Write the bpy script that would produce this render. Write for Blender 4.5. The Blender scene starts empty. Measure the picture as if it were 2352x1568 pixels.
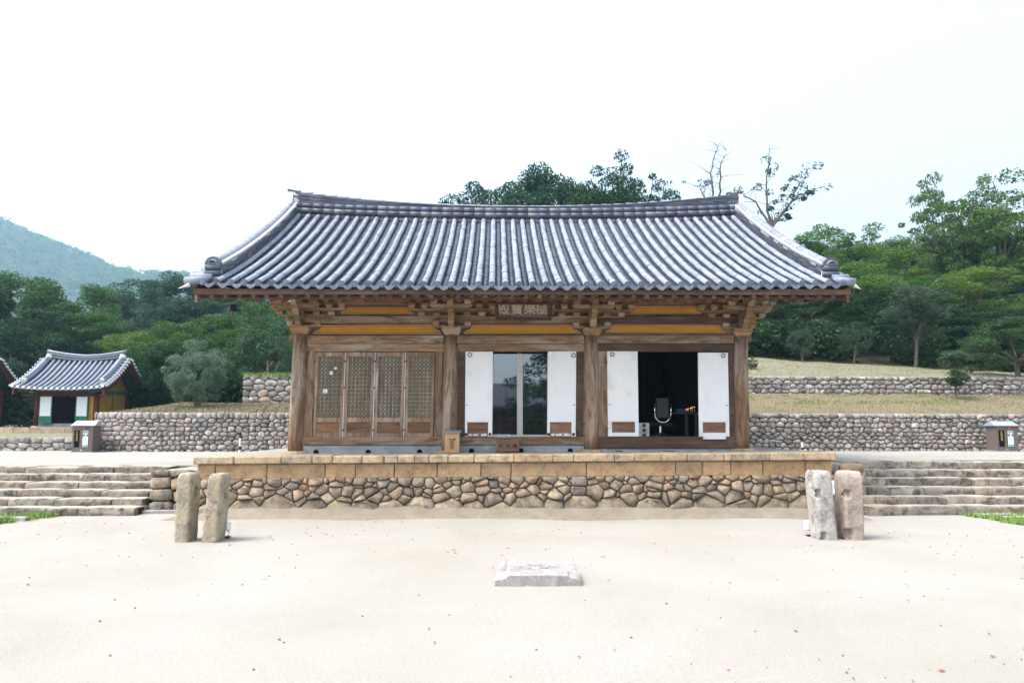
import bpy, math, random
import numpy as np
from mathutils import Vector, Matrix, noise as mnoise

R = math.radians
random.seed(7); rng = np.random.default_rng(11)
scene = bpy.context.scene
COL = scene.collection

# ------------------------------------------------------------------ camera, sky, sun, exposure
CAM = np.array([-0.58, -14.92, 1.7]); FPX = 1568.0; PW, PH = 2352.0, 1568.0
PITCH, YAW, ROLL, SHIFT = R(5), 0.024, 0.0022, 58.8
fw = np.array([math.sin(YAW)*math.cos(PITCH), math.cos(YAW)*math.cos(PITCH), math.sin(PITCH)])
_r = np.array([math.cos(YAW), -math.sin(YAW), 0.0]); _u = np.cross(_r, fw)
rt = _r*math.cos(ROLL) + _u*math.sin(ROLL); up = -_r*math.sin(ROLL) + _u*math.cos(ROLL)
cam = bpy.data.cameras.new('camera'); camo = bpy.data.objects.new('camera', cam); COL.objects.link(camo)
cam.sensor_width = 36.0; cam.lens = 36.0*FPX/PW; cam.shift_y = SHIFT/PW
cam.clip_start = 0.1; cam.clip_end = 5000
M = Matrix.Identity(4)
for i in range(3):
    M[i][0], M[i][1], M[i][2], M[i][3] = rt[i], up[i], -fw[i], CAM[i]
camo.matrix_world = M
scene.camera = camo

SUN_EL, SUN_AZ = R(60), R(-112)          # azimuth measured from +Y (away from the camera) towards +X
world = bpy.data.worlds.new('World'); scene.world = world; world.use_nodes = True
wn = world.node_tree; wn.nodes.clear()
sky = wn.nodes.new('ShaderNodeTexSky'); sky.sky_type = 'NISHITA'; sky.sun_disc = False
sky.sun_elevation = SUN_EL; sky.sun_rotation = SUN_AZ
sky.altitude = 100; sky.air_density = 0.65; sky.dust_density = 8.0; sky.ozone_density = 1.0
bg = wn.nodes.new('ShaderNodeBackground'); bg.inputs['Strength'].default_value = 0.15
wo = wn.nodes.new('ShaderNodeOutputWorld')
veil = wn.nodes.new('ShaderNodeMix'); veil.data_type = 'RGBA'      # thin even cloud over the whole sky
veil.inputs[0].default_value = .5; veil.inputs[7].default_value = (3.0, 3.02, 3.05, 1)
wn.links.new(sky.outputs[0], veil.inputs[6]); wn.links.new(veil.outputs[2], bg.inputs[0]); wn.links.new(bg.outputs[0], wo.inputs[0])
sl = bpy.data.lights.new('sun', 'SUN'); sl.energy = 1.2; sl.angle = R(26); sl.color = (1.0, 0.97, 0.93)
slo = bpy.data.objects.new('sun', sl); COL.objects.link(slo)
sd = Vector((math.sin(SUN_AZ)*math.cos(SUN_EL), math.cos(SUN_AZ)*math.cos(SUN_EL), math.sin(SUN_EL)))
slo.rotation_euler = sd.to_track_quat('Z', 'Y').to_euler(); slo.location = (0, 0, 60)
vs = scene.view_settings
vs.view_transform = 'Standard'; vs.look = 'None'; vs.exposure = 1.93; vs.gamma = 1.0; vs.use_curve_mapping = False
scene.cycles.use_denoising = True
scene.cycles.max_bounces = 6; scene.cycles.diffuse_bounces = 3; scene.cycles.transparent_max_bounces = 8
scene.cycles.volume_bounces = 1; scene.cycles.caustics_reflective = False; scene.cycles.caustics_refractive = False

# ------------------------------------------------------------------ measuring helpers
def ray(x, y): return fw + rt*(x-PW/2)/FPX + up*(PH/2+SHIFT-y)/FPX
def atY(x, y, Y):
    d = ray(x, y); return CAM + d*(Y-CAM[1])/d[1]
def atZ(x, y, z):
    d = ray(x, y); return CAM + d*(z-CAM[2])/d[2]
def c3(x, y): return (612.5+x*.27343, 643.1+y*.27343)
def c4(x, y): return (980.0+x*.27343, 643.1+y*.27343)
def c5(x, y): return (1347.5+x*.27343, 643.1+y*.27343)
def lerp(a, b, t): return a+(b-a)*t
def zl(y, Y=-0.1): return atY(1190, y, Y)[2]

# ------------------------------------------------------------------ object helpers
OFF = {}
def tag(o, label=None, cat=None, group=None, kind=None):
    if label: o['label'] = label
    if cat: o['category'] = cat
    if group: o['group'] = group
    if kind: o['kind'] = kind
    return o
def thing(name, loc, label, cat, group=None):
    o = bpy.data.objects.new(name, None); COL.objects.link(o); o.location = loc
    o.empty_display_size = .2
    OFF[o.name] = Vector(loc)
    return tag(o, label, cat, group)
def link(name, me, parent=None, loc=(0, 0, 0), rot=None, scale=None):
    o = bpy.data.objects.new(name, me); COL.objects.link(o)
    loc = Vector(loc); OFF[o.name] = loc
    if parent is not None:
        o.parent = parent; o.location = loc - OFF[parent.name]
    else:
        o.location = loc
    if rot is not None: o.rotation_euler = rot
    if scale is not None: o.scale = scale
    return o
TILT = 0.006
class MB:
    def __init__(s, tilt=0.0): s.v = []; s.f = []; s.m = []; s.tilt = tilt
    def add(s, vs, fs, m=0):
        b = len(s.v); s.v += [tuple(map(float, p)) for p in vs]
        s.f += [tuple(b+i for i in f) for f in fs]; s.m += [m]*len(fs)
    def convex(s, vs, fs, m=0):
        vs = [Vector(p) for p in vs]; c = sum(vs, Vector())/len(vs); out = []
        for f in fs:
            a, b2, d = vs[f[0]], vs[f[1]], vs[f[2]]
            n = (b2-a).cross(d-a)
            fc = sum((vs[i] for i in f), Vector())/len(f)
            out.append(tuple(reversed(f)) if n.dot(fc-c) < 0 else tuple(f))
        s.add(vs, out, m)
    def hexa(s, p, m=0, c=0.0):
        """p: 8 corners ordered by bits (x,y,z); c = chamfer as metres"""
        P = [Vector(q) for q in p]
        if c <= 0:
            s.convex(P, [(0,1,3,2),(4,5,7,6),(0,1,5,4),(2,3,7,6),(0,2,6,4),(1,3,7,5)], m); return
        V = []
        for k in range(8):
            for ax in range(3):
                q = P[k].copy()
                for o in range(3):
                    if o != ax:
                        e = P[k ^ (1 << o)]-P[k]; L = e.length
                        q += e*min(c/max(L, 1e-6), .45)
                V.append(q)
        F = []
        for ax in range(3):
            o1, o2 = [(1,2),(0,2),(0,1)][ax]
            for sgn in (0, 1):
                ks = [(sgn << ax)|(a << o1)|(b << o2) for a, b in ((0,0),(1,0),(1,1),(0,1))]
                F.append(tuple(k*3+ax for k in ks))
            for a in (0, 1):
                for b in (0, 1):
                    k1 = (a << o1)|(b << o2); k2 = k1 | (1 << ax)
                    F.append((k1*3+o1, k2*3+o1, k2*3+o2, k1*3+o2))
        for k in range(8): F.append((k*3, k*3+1, k*3+2))
        s.convex(V, F, m)
    def box(s, x0, x1, y0, y1, z0, z1, m=0, c=0.0):
        s.hexa([((x1 if k & 1 else x0), (y1 if k & 2 else y0), (z1 if k & 4 else z0)) for k in range(8)], m, c)
    def beam(s, p0, p1, w, h, m=0, c=0.0, upv=(0, 0, 1)):
        p0, p1 = Vector(p0), Vector(p1); d = (p1-p0).normalized()
        sx = d.cross(Vector(upv)).normalized(); uz = sx.cross(d)
        P = []
        for k in range(8):
            q = (p1 if k & 2 else p0) + sx*(w/2 if k & 1 else -w/2) + uz*(h/2 if k & 4 else -h/2)
            P.append(q)
        s.hexa(P, m, c)
    def qbox(s, quad, Y, depth, m=0, c=0.0):
        """quad: four pixels TL,TR,BR,BL, seen at plane Y; goes back by depth"""
        tl, tr, br, bl = [atY(x, y, Y) for x, y in quad]
        P = []
        for k in range(8):
            q = ((tr if k & 1 else tl) if k & 4 else (br if k & 1 else bl)).copy()
            if k & 2: q[1] += depth
            P.append(q)
        s.hexa(P, m, c)
    def prism(s, poly, y0, y1, m=0):
        n = len(poly)
        vs = [(x, y0, z) for x, z in poly]+[(x, y1, z) for x, z in poly]
        fs = [tuple(range(n)), tuple(range(2*n-1, n-1, -1))]+[(i, (i+1) % n, n+(i+1) % n, n+i) for i in range(n)]
        s.add(vs, fs, m)
    def prismx(s, poly, x0, x1, m=0):
        n = len(poly)
        vs = [(x0, y, z) for y, z in poly]+[(x1, y, z) for y, z in poly]
        fs = [tuple(range(n)), tuple(range(2*n-1, n-1, -1))]+[(i, (i+1) % n, n+(i+1) % n, n+i) for i in range(n)]
        s.add(vs, fs, m)
    def tube(s, pts, rad, n=8, m=0, cap=True, ph=0.0):
        pts = [Vector(p) for p in pts]; b = len(s.v); k = len(pts)
        if not hasattr(rad, '__len__'): rad = [rad]*k
        for i, p in enumerate(pts):
            d = (pts[min(i+1, k-1)]-pts[max(i-1, 0)]).normalized()
            a = Vector((0, 0, 1)) if abs(d.z) < .9 else Vector((1, 0, 0))
            e1 = d.cross(a).normalized(); e2 = d.cross(e1)
            for j in range(n):
                t = 2*math.pi*j/n+ph
                s.v.append(tuple(p+(e1*math.cos(t)+e2*math.sin(t))*rad[i]))
        for i in range(k-1):
            for j in range(n):
                s.f.append((b+i*n+j, b+i*n+(j+1) % n, b+(i+1)*n+(j+1) % n, b+(i+1)*n+j)); s.m.append(m)
        if cap:
            s.f.append(tuple(b+j for j in reversed(range(n)))); s.m.append(m)
            s.f.append(tuple(b+(k-1)*n+j for j in range(n))); s.m.append(m)
    def lathe(s, prof, center, n=16, m=0, axis='z'):
        b = len(s.v)
        for r, h in prof:
            for j in range(n):
                t = 2*math.pi*j/n; a, c = r*math.cos(t), r*math.sin(t)
                q = {'z': (a, c, h), 'y': (a, h, c), 'x': (h, a, c)}[axis]
                s.v.append((q[0]+center[0], q[1]+center[1], q[2]+center[2]))
        for i in range(len(prof)-1):
            for j in range(n):
                s.f.append((b+i*n+j, b+i*n+(j+1) % n, b+(i+1)*n+(j+1) % n, b+(i+1)*n+j)); s.m.append(m)
        s.f.append(tuple(b+j for j in range(n))); s.m.append(m)
        s.f.append(tuple(b+(len(prof)-1)*n+j for j in range(n))); s.m.append(m)
    def mesh(s, name, mats, smooth=False, origin=None):
        me = bpy.data.meshes.new(name)
        v = s.v
        if s.tilt: v = [(x, y, z+s.tilt*x) for x, y, z in v]
        if origin is not None: v = [(x-origin[0], y-origin[1], z-origin[2]) for x, y, z in v]
        me.from_pydata(v, [], s.f)
        for mt in (mats if isinstance(mats, (list, tuple)) else [mats]): me.materials.append(mt)
        me.polygons.foreach_set('material_index', s.m)
        if smooth: me.polygons.foreach_set('use_smooth', [True]*len(s.f))
        me.update(); return me
    def build(s, name, mats, parent=None, smooth=False):
        return link(name, s.mesh(name, mats, smooth), parent)

# ------------------------------------------------------------------ materials
class NT:
    def __init__(s, name):
        s.mat = bpy.data.materials.new(name); s.mat.use_nodes = True
        s.t = s.mat.node_tree; s.n = s.t.nodes; s.n.clear()
        s.out = s.n.new('ShaderNodeOutputMaterial'); s.b = s.n.new('ShaderNodeBsdfPrincipled')
        s.t.links.new(s.b.outputs[0], s.out.inputs[0])
    def new(s, k, **kw):
        n = s.n.new(k)
        for a, b in kw.items(): setattr(n, a, b)
        return n
    def L(s, a, b): s.t.links.new(a, b)
    def pos(s, scale=(1, 1, 1), objoff=0.0):
        g = s.new('ShaderNodeNewGeometry'); mp = s.new('ShaderNodeMapping'); mp.inputs['Scale'].default_value = scale
        if objoff:
            oi = s.new('ShaderNodeObjectInfo'); vm = s.new('ShaderNodeVectorMath', operation='SCALE')
            cx = s.new('ShaderNodeCombineXYZ')
            for i in range(3): s.L(oi.outputs['Random'], cx.inputs[i])
            vm.inputs['Scale'].default_value = objoff; s.L(cx.outputs[0], vm.inputs[0])
            ad = s.new('ShaderNodeVectorMath', operation='ADD'); s.L(g.outputs['Position'], ad.inputs[0]); s.L(vm.outputs[0], ad.inputs[1])
            s.L(ad.outputs[0], mp.inputs[0])
        else: s.L(g.outputs['Position'], mp.inputs[0])
        return mp.outputs[0]
    def noise(s, vec, scale, detail=4, rough=.55, dist=0.0):
        n = s.new('ShaderNodeTexNoise'); n.inputs['Scale'].default_value = scale; n.inputs['Detail'].default_value = detail
        n.inputs['Roughness'].default_value = rough; n.inputs['Distortion'].default_value = dist
        s.L(vec, n.inputs['Vector']); return n.outputs['Fac']
    def ramp(s, fac, stops, interp='LINEAR'):
        r = s.new('ShaderNodeValToRGB'); r.color_ramp.interpolation = interp
        e = r.color_ramp.elements
        while len(e) < len(stops): e.new(.5)
        for el, (p, c) in zip(e, stops):
            el.position = p; el.color = (*c, 1) if len(c) == 3 else c
        s.L(fac, r.inputs[0]); return r.outputs[0]
    def mix(s, a, b, fac, mode='MIX'):
        m = s.new('ShaderNodeMix', data_type='RGBA', blend_type=mode)
        def put(x, i):
            if isinstance(x, (tuple, list)): m.inputs[i].default_value = (*x, 1)
            else: s.L(x, m.inputs[i])
        if isinstance(fac, (int, float)): m.inputs[0].default_value = fac
        else: s.L(fac, m.inputs[0])
        put(a, 6); put(b, 7); return m.outputs[2]
    def fac(s, v, lo, hi, a=0.0, b=1.0):
        m = s.new('ShaderNodeMapRange'); s.L(v, m.inputs[0])
        for i, x in enumerate((lo, hi, a, b)): m.inputs[i+1].default_value = x
        return m.outputs[0]
    def hsv(s, col, val=None, sat=None):
        h = s.new('ShaderNodeHueSaturation'); s.L(col, h.inputs['Color'])
        if val is not None: s.L(val, h.inputs['Value'])
        if sat is not None: s.L(sat, h.inputs['Saturation'])
        return h.outputs[0]
    def rnd(s):
        return s.new('ShaderNodeObjectInfo').outputs['Random']
    def island(s):
        return s.new('ShaderNodeNewGeometry').outputs['Random Per Island']
    def rnd2(s):
        a = s.new('ShaderNodeMath', operation='ADD'); s.L(s.rnd(), a.inputs[0]); s.L(s.island(), a.inputs[1])
        f = s.new('ShaderNodeMath', operation='FRACT'); s.L(a.outputs[0], f.inputs[0]); return f.outputs[0]
    def base(s, c):
        if isinstance(c, tuple): s.b.inputs['Base Color'].default_value = (*c, 1)
        else: s.L(c, s.b.inputs['Base Color'])
    def fin(s, rough=.8, spec=.3, metal=0.0, bump=None, bs=.3, bd=.01):
        s.b.inputs['Roughness'].default_value = rough; s.b.inputs['Specular IOR Level'].default_value = spec
        s.b.inputs['Metallic'].default_value = metal
        if bump is not None:
            bn = s.new('ShaderNodeBump'); bn.inputs['Strength'].default_value = bs; bn.inputs['Distance'].default_value = bd
            s.L(bump, bn.inputs['Height']); s.L(bn.outputs[0], s.b.inputs['Normal'])
        return s.mat

def plain(name, c, rough=.6, spec=.4, metal=0.0, var=.12, sc=6.0):
    n = NT(name); p = n.pos(objoff=7.0)
    v = n.noise(p, sc, 4)
    n.base(n.hsv(n.ramp(v, [(0, c), (1, c)]), val=n.fac(v, .3, .7, 1-var, 1+var)))
    return n.fin(rough, spec, metal, bump=n.noise(p, sc*6, 3), bs=.12, bd=.004)

def wood(name, axis, cols, stain=(.05, .03, .022), pale=(.42, .36, .29), stain_amt=.75, sc=1.0):
    n = NT(name)
    st = {'x': (1.1, 16, 16), 'z': (16, 16, 1.1), 'y': (16, 1.1, 16)}[axis]
    st2 = {'x': (.5, 2.2, 2.6), 'z': (2.6, 2.2, .5), 'y': (2.2, .5, 2.6)}[axis]
    p = n.pos(tuple(a*sc for a in st), 9.0); p2 = n.pos(tuple(a*sc for a in st2), 9.0)
    g = n.noise(p, 1.6, 5, .65, .6); big = n.noise(p2, 1.3, 4, .6, .5)
    col = n.ramp(g, [(.25, cols[0]), (.5, cols[1]), (.75, cols[2])])
    col = n.mix(col, pale, n.fac(big, .47, .68, 0, .8))
    col = n.mix(col, stain, n.fac(n.noise(p2, 2.1, 5, .68, 1.2), .48, .66, 0, stain_amt))
    col = n.hsv(col, val=n.fac(n.rnd2(), 0, 1, .8, 1.2))
    n.base(col)
    return n.fin(.78, .25, bump=g, bs=.35, bd=.006)

def stone(name, cols, blotch=(.05, .05, .05), blotch_amt=.6, lichen=None, rough=.9, vary=.25):
    n = NT(name); p = n.pos(objoff=5.0)
    r = n.rnd2(); k = len(cols)
    base = n.ramp(r, [(i/(k-1) if k > 1 else 0, c) for i, c in enumerate(cols)])
    big = n.noise(p, 2.6, 5, .6, .4); fine = n.noise(p, 38, 5, .7)
    col = n.hsv(base, val=n.fac(big, .3, .7, 1-vary, 1+vary))
    col = n.hsv(col, val=n.fac(fine, .3, .7, .72, 1.28))
    col = n.mix(col, blotch, n.fac(n.noise(p, 4.3, 7, .75, .7), .48, .62, 0, blotch_amt))
    if lichen: col = n.mix(col, lichen, n.fac(n.noise(p, 8.0, 7, .75, .3), .50, .58, 0, .7))
    n.base(col)
    ad = n.new('ShaderNodeMath', operation='ADD'); n.L(n.noise(p, 14, 6, .7), ad.inputs[0]); n.L(fine, ad.inputs[1])
    return n.fin(rough, .2, bump=ad.outputs[0], bs=.8, bd=.02)

M_ = {}
M_['wood_x'] = wood('weathered_wood_beam', 'x', [(.155, .082, .042), (.245, .145, .08), (.35, .235, .15)])
M_['wood_z'] = wood('weathered_wood_post', 'z', [(.135, .070, .037), (.225, .125, .07), (.335, .225, .145)])
M_['wood_door'] = wood('weathered_wood_door', 'z', [(.19, .10, .06), (.28, .17, .105), (.38, .28, .20)], stain_amt=.6)
M_['wood_red'] = wood('reddish_wood', 'x', [(.12, .055, .030), (.19, .09, .048), (.26, .14, .08)], pale=(.28, .19, .125))
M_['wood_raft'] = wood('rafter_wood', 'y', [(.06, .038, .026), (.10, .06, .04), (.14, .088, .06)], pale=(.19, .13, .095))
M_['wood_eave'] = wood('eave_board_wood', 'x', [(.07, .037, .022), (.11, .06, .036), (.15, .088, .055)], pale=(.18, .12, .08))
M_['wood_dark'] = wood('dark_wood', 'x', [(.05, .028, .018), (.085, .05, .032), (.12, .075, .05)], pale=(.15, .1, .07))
M_['wood_pale'] = wood('pale_bracket_wood', 'x', [(.23, .125, .062), (.32, .19, .10), (.40, .26, .155)], stain_amt=.5)
M_['lattice'] = wood('lattice_wood', 'z', [(.26, .205, .14), (.33, .27, .19), (.40, .34, .25)], stain_amt=.35)
M_['backing'] = plain('dusty_paper', (.085, .075, .055), .9)
M_['orange'] = plain('ochre_paint', (.52, .24, .018), .75, .2, var=.14, sc=4)
M_['redline'] = plain('red_brown_paint', (.28, .085, .03), .8, .2)
M_['white'] = plain('white_paint_line', (.72, .66, .55), .8, .2)
M_['black'] = plain('black_paint', (.02, .02, .018), .7, .3)
M_['paper'] = None
n = NT('white_door_paper'); p = n.pos((1, 1, .7))
c = n.ramp(n.noise(p, 3.0, 5, .6, .5), [(.3, (.80, .80, .80)), (.58, (.77, .76, .74)), (.80, (.62, .56, .48))])
n.base(c); M_['paper'] = n.fin(.8, .2, bump=n.noise(p, 30, 3), bs=.1, bd=.004)
n = NT('grey_plaster'); p = n.pos((1, 1, 2))
c = n.ramp(n.noise(p, 2.4, 6, .65, .6), [(.3, (.20, .215, .225)), (.55, (.31, .325, .33)), (.75, (.42, .42, .40))])
n.base(c); M_['plaster'] = n.fin(.9, .15, bump=n.noise(p, 25, 4), bs=.3, bd=.006)
M_['mortar'] = plain('lime_mortar', (.60, .56, .50), .9, .1, var=.2, sc=9)
M_['tile'] = None
def tilemat(name, cols, rough):
    n = NT(name); p = n.pos((1, 1, 1), 3.0)
    r = n.rnd2(); col = n.ramp(r, [(i/(len(cols)-1), c) for i, c in enumerate(cols)])
    col = n.hsv(col, val=n.fac(n.noise(p, 5, 6, .7, .4), .3, .7, .78, 1.2))
    col = n.mix(col, (.42, .40, .36), n.fac(n.noise(p, 11, 6, .75), .62, .75, 0, .5))
    n.base(col); return n.fin(rough, .4, bump=n.noise(p, 45, 5, .7), bs=.3, bd=.004)
M_['tile'] = tilemat('grey_roof_tile', [(.17, .195, .25), (.215, .24, .295), (.19, .215, .27), (.245, .27, .32), (.20, .225, .285)], .62)
M_['tile_flat'] = tilemat('shaded_trough_tile', [(.032, .038, .058), (.048, .057, .083), (.065, .076, .105)], .8)  # same tile as the covers, darkened for the shade in the channels
M_['tile_end'] = tilemat('shaded_end_tile', [(.075, .087, .125), (.105, .12, .165), (.09, .103, .145), (.13, .145, .19)], .7)  # shade on the tile fronts put into a darker colour
M_['tile_dark'] = tilemat('dark_ridge_tile', [(.05, .058, .088), (.078, .09, .128), (.062, .073, .105), (.16, .165, .18)], .55)
M_['st_wall'] = stone('wall_fieldstone', [(.40, .375, .34), (.27, .25, .235), (.43, .34, .28), (.20, .195, .19), (.50, .47, .43), (.34, .29, .25), (.24, .235, .23), (.46, .42, .40)], (.06, .058, .055), .75, vary=.32)
M_['st_pink'] = stone('pinkish_cut_stone', [(.42, .36, .345), (.46, .40, .38), (.38, .33, .31)], (.2, .18, .17), .4)
M_['st_warm'] = stone('warm_rubble_stone', [(.34, .225, .14), (.37, .26, .175), (.27, .205, .15), (.41, .30, .21), (.25, .205, .165), (.32, .25, .19)], (.10, .09, .08), .6, vary=.32)
M_['st_grey'] = stone('grey_rubble_stone', [(.28, .22, .15), (.33, .265, .185), (.20, .165, .125), (.37, .30, .21), (.25, .20, .145)], (.075, .062, .05), .7, vary=.34)
M_['st_cut'] = stone('cut_sandstone', [(.42, .24, .115), (.46, .29, .155), (.37, .245, .14), (.45, .26, .13)], (.17, .11, .085), .6, lichen=(.43, .30, .165), vary=.22)
M_['st_cap'] = stone('cap_stone', [(.42, .30, .18), (.46, .355, .235), (.38, .30, .21)], (.11, .09, .075), .65, vary=.2)
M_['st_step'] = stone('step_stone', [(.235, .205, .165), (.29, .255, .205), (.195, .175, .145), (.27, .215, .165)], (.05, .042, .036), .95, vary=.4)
M_['st_tread'] = stone('skylit_tread_stone', [(.36, .335, .285), (.40, .375, .33), (.34, .315, .27)], (.22, .20, .17), .5)  # step stone painted paler for the sky light on the treads
M_['st_pillar_a'] = stone('lichen_granite', [(.385, .30, .225), (.355, .30, .235)], (.12, .11, .10), .6, lichen=(.37, .36, .20))
M_['st_pillar_b'] = stone('pale_granite', [(.44, .405, .37), (.45, .415, .385)], (.12, .12, .12), .7)
M_['st_pillar_c'] = stone('pink_granite', [(.41, .325, .275), (.39, .32, .27)], (.19, .16, .14), .6)
M_['st_slab'] = stone('slab_granite', [(.34, .32, .325), (.34, .32, .325)], (.19, .15, .12), .5, lichen=None)
M_['joint'] = plain('dirt_joint', (.10, .082, .06), .95, .05, var=.4, sc=5)
M_['earth'] = plain('earth_core', (.045, .038, .03), .95, .05)
n = NT('pale_sand'); p = n.pos()
c = n.ramp(n.noise(p, .35, 6, .6, .3), [(.3, (.295, .277, .241)), (.5, (.325, .311, .28)), (.7, (.346, .336, .311))])
c = n.hsv(c, val=n.fac(n.noise(p, 75, 5, .9), .3, .7, .72, 1.2))
c = n.mix(c, (.245, .22, .18), n.fac(n.noise(n.pos((.6, 2.2, 1)), 1.7, 7, .75), .6, .8, 0, .45))
c = n.mix(c, (.22, .17, .12), n.fac(n.noise(p, 30, 3, .6), .69, .73, 0, .75))
n.base(c); M_['sand'] = n.fin(.95, .1, bump=n.noise(p, 34, 7, .82), bs=.6, bd=.02)
n = NT('darker_bank_sand'); p = n.pos()
c = n.ramp(n.noise(p, 2.5, 6, .7, .3), [(.3, (.20, .17, .125)), (.5, (.235, .205, .16)), (.7, (.27, .245, .205))])
n.base(c); M_['mound'] = n.fin(.95, .1, bump=n.noise(p, 22, 6, .75), bs=.6, bd=.03)  # browner, darker sand for the bank along the platform
def grassmat(name, a, b, c3_):
    n = NT(name); p = n.pos()
    c = n.ramp(n.noise(p, .8, 6, .7, .5), [(.3, a), (.5, b), (.7, c3_)])
    c = n.hsv(c, val=n.fac(n.noise(p, 26, 5, .8), .25, .75, .6, 1.35))
    n.base(c); return n.fin(.95, .1, bump=n.noise(p, 30, 6, .8), bs=.9, bd=.05)
M_['drygrass'] = grassmat('mown_dry_grass', (.17, .145, .088), (.21, .175, .115), (.13, .15, .062))
M_['palegrass'] = grassmat('pale_bank_grass', (.165, .185, .115), (.215, .215, .15), (.185, .168, .11))
M_['leafmould'] = grassmat('forest_floor', (.035, .04, .02), (.05, .05, .028), (.03, .045, .018))
n = NT('leaf')
oi = n.new('ShaderNodeObjectInfo'); isl = n.island()
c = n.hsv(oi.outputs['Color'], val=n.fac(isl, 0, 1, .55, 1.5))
c = n.mix(c, (.16, .17, .03), n.fac(isl, .8, 1.0, 0, .35))
n.base(c); n.b.inputs['Roughness'].default_value = .45; n.b.inputs['Specular IOR Level'].default_value = .15
tr = n.new('ShaderNodeBsdfTranslucent'); n.L(c, tr.inputs[0])
ms = n.new('ShaderNodeMixShader'); ms.inputs[0].default_value = .4
n.L(n.b.outputs[0], ms.inputs[1]); n.L(tr.outputs[0], ms.inputs[2]); n.L(ms.outputs[0], n.out.inputs[0])
M_['leaf'] = n.mat
M_['bark'] = stone('bark', [(.12, .10, .08), (.16, .135, .11)], (.05, .04, .035), .6)
n = NT('grass_blade'); isl = n.island()
n.base(n.ramp(isl, [(0, (.11, .20, .035)), (.5, (.16, .28, .05)), (1, (.25, .33, .09))])); M_['blade'] = n.fin(.6, .3)
n = NT('lime_blade'); isl = n.island()
n.base(n.ramp(isl, [(0, (.15, .19, .055)), (.5, (.20, .24, .08)), (1, (.28, .26, .13))])); M_['limeblade'] = n.fin(.7, .2)
n = NT('dry_blade'); isl = n.island()
n.base(n.ramp(isl, [(0, (.13, .15, .065)), (.5, (.23, .20, .12)), (1, (.32, .27, .18))])); M_['dryblade'] = n.fin(.8, .2)
n = NT('litter'); isl = n.island()
n.base(n.ramp(isl, [(0, (.10, .055, .035)), (.4, (.22, .10, .05)), (.7, (.30, .07, .04)), (1, (.14, .12, .09))])); M_['litter'] = n.fin(.8, .2)
n = NT('glass')
gl = n.new('ShaderNodeBsdfGlossy'); gl.inputs['Roughness'].default_value = .01; gl.inputs[0].default_value = (.95, .97, 1, 1)
tp = n.new('ShaderNodeBsdfTransparent'); tp.inputs[0].default_value = (.8, .85, .85, 1)
ms = n.new('ShaderNodeMixShader'); ms.inputs[0].default_value = .16
n.L(tp.outputs[0], ms.inputs[1]); n.L(gl.outputs[0], ms.inputs[2]); n.L(ms.outputs[0], n.out.inputs[0]); M_['glass'] = n.mat
M_['dark'] = plain('dark_interior', (.04, .033, .03), .9, .1)  # indoor gloom put into the colour of walls and ceiling
M_['hole'] = plain('hole_window_black', (.008, .008, .008), .95, .05)  # black for the shade inside holes; also the dark window and track
M_['iron'] = plain('black_iron', (.02, .02, .022), .5, .5)
M_['chrome'] = plain('polished_chrome', (.75, .75, .75), .18, .5, 1.0, var=.02)
M_['alu'] = plain('beige_sash', (.40, .38, .36), .5, .4, var=.06)
M_['brownmetal'] = plain('brown_painted_steel', (.12, .095, .085), .5, .4, var=.06)
M_['roofmetal'] = plain('grey_sheet_metal', (.42, .46, .55), .28, .6, .6, var=.05)
M_['boxwood'] = wood('orange_box_wood', 'z', [(.34, .19, .095), (.42, .25, .13), (.48, .31, .17)], pale=(.5, .35, .2), stain_amt=.2)
M_['boxdark'] = wood('brown_box_wood', 'x', [(.13, .07, .045), (.19, .105, .065), (.25, .15, .095)], pale=(.28, .19, .12), stain_amt=.4)
M_['ink'] = plain('faded_ink', (.05, .035, .028), .8, .2)
M_['signtext'] = plain('cream_characters', (.62, .54, .40), .8, .2, var=.2, sc=14)
M_['signboard'] = wood('signboard_wood', 'x', [(.10, .065, .05), (.14, .10, .08), (.19, .15, .125)], pale=(.22, .19, .16), stain_amt=.4)
M_['maroon'] = plain('maroon_paint', (.115, .022, .018), .7, .25, var=.2)
M_['maroon_sign'] = plain('worn_maroon', (.105, .05, .036), .8, .2, var=.3, sc=12)
M_['green'] = plain('green_paint', (.025, .16, .095), .7, .25)
M_['dkgreen'] = plain('dark_green_paint', (.02, .085, .055), .75, .25)
M_['ochrewall'] = plain('ochre_wall', (.46, .26, .05), .85, .15)
M_['cream'] = plain('white_panel', (.75, .76, .78), .5, .3, var=.04)
M_['teal'] = plain('teal_print', (.12, .42, .33), .6, .3)
M_['gold'] = plain('gold_print', (.55, .33, .08), .5, .4)
M_['goldmetal'] = plain('gold_leaf', (.75, .50, .12), .3, .5, 1.0)
M_['redglass'] = plain('red_lamp_cover', (.62, .05, .05), .3, .5)
M_['blueplastic'] = plain('blue_plastic', (.06, .16, .48), .5, .4)
M_['curtain'] = plain('navy_curtain', (.06, .075, .15), .9, .1)
M_['whiteplastic'] = plain('white_plastic', (.72, .73, .74), .4, .4, var=.04)
M_['signgrey'] = plain('sign_grey', (.14, .145, .17), .5, .3, var=.05)
M_['signpanel'] = plain('pale_blue_panel', (.42, .50, .58), .35, .5, var=.08)
M_['blackplastic'] = plain('black_plastic', (.015, .016, .02), .5, .4)
n = NT('candle_flame'); em = n.new('ShaderNodeEmission'); em.inputs[0].default_value = (1, .35, .08, 1); em.inputs[1].default_value = 1.2
n.L(em.outputs[0], n.out.inputs[0]); M_['flame'] = n.mat

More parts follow.
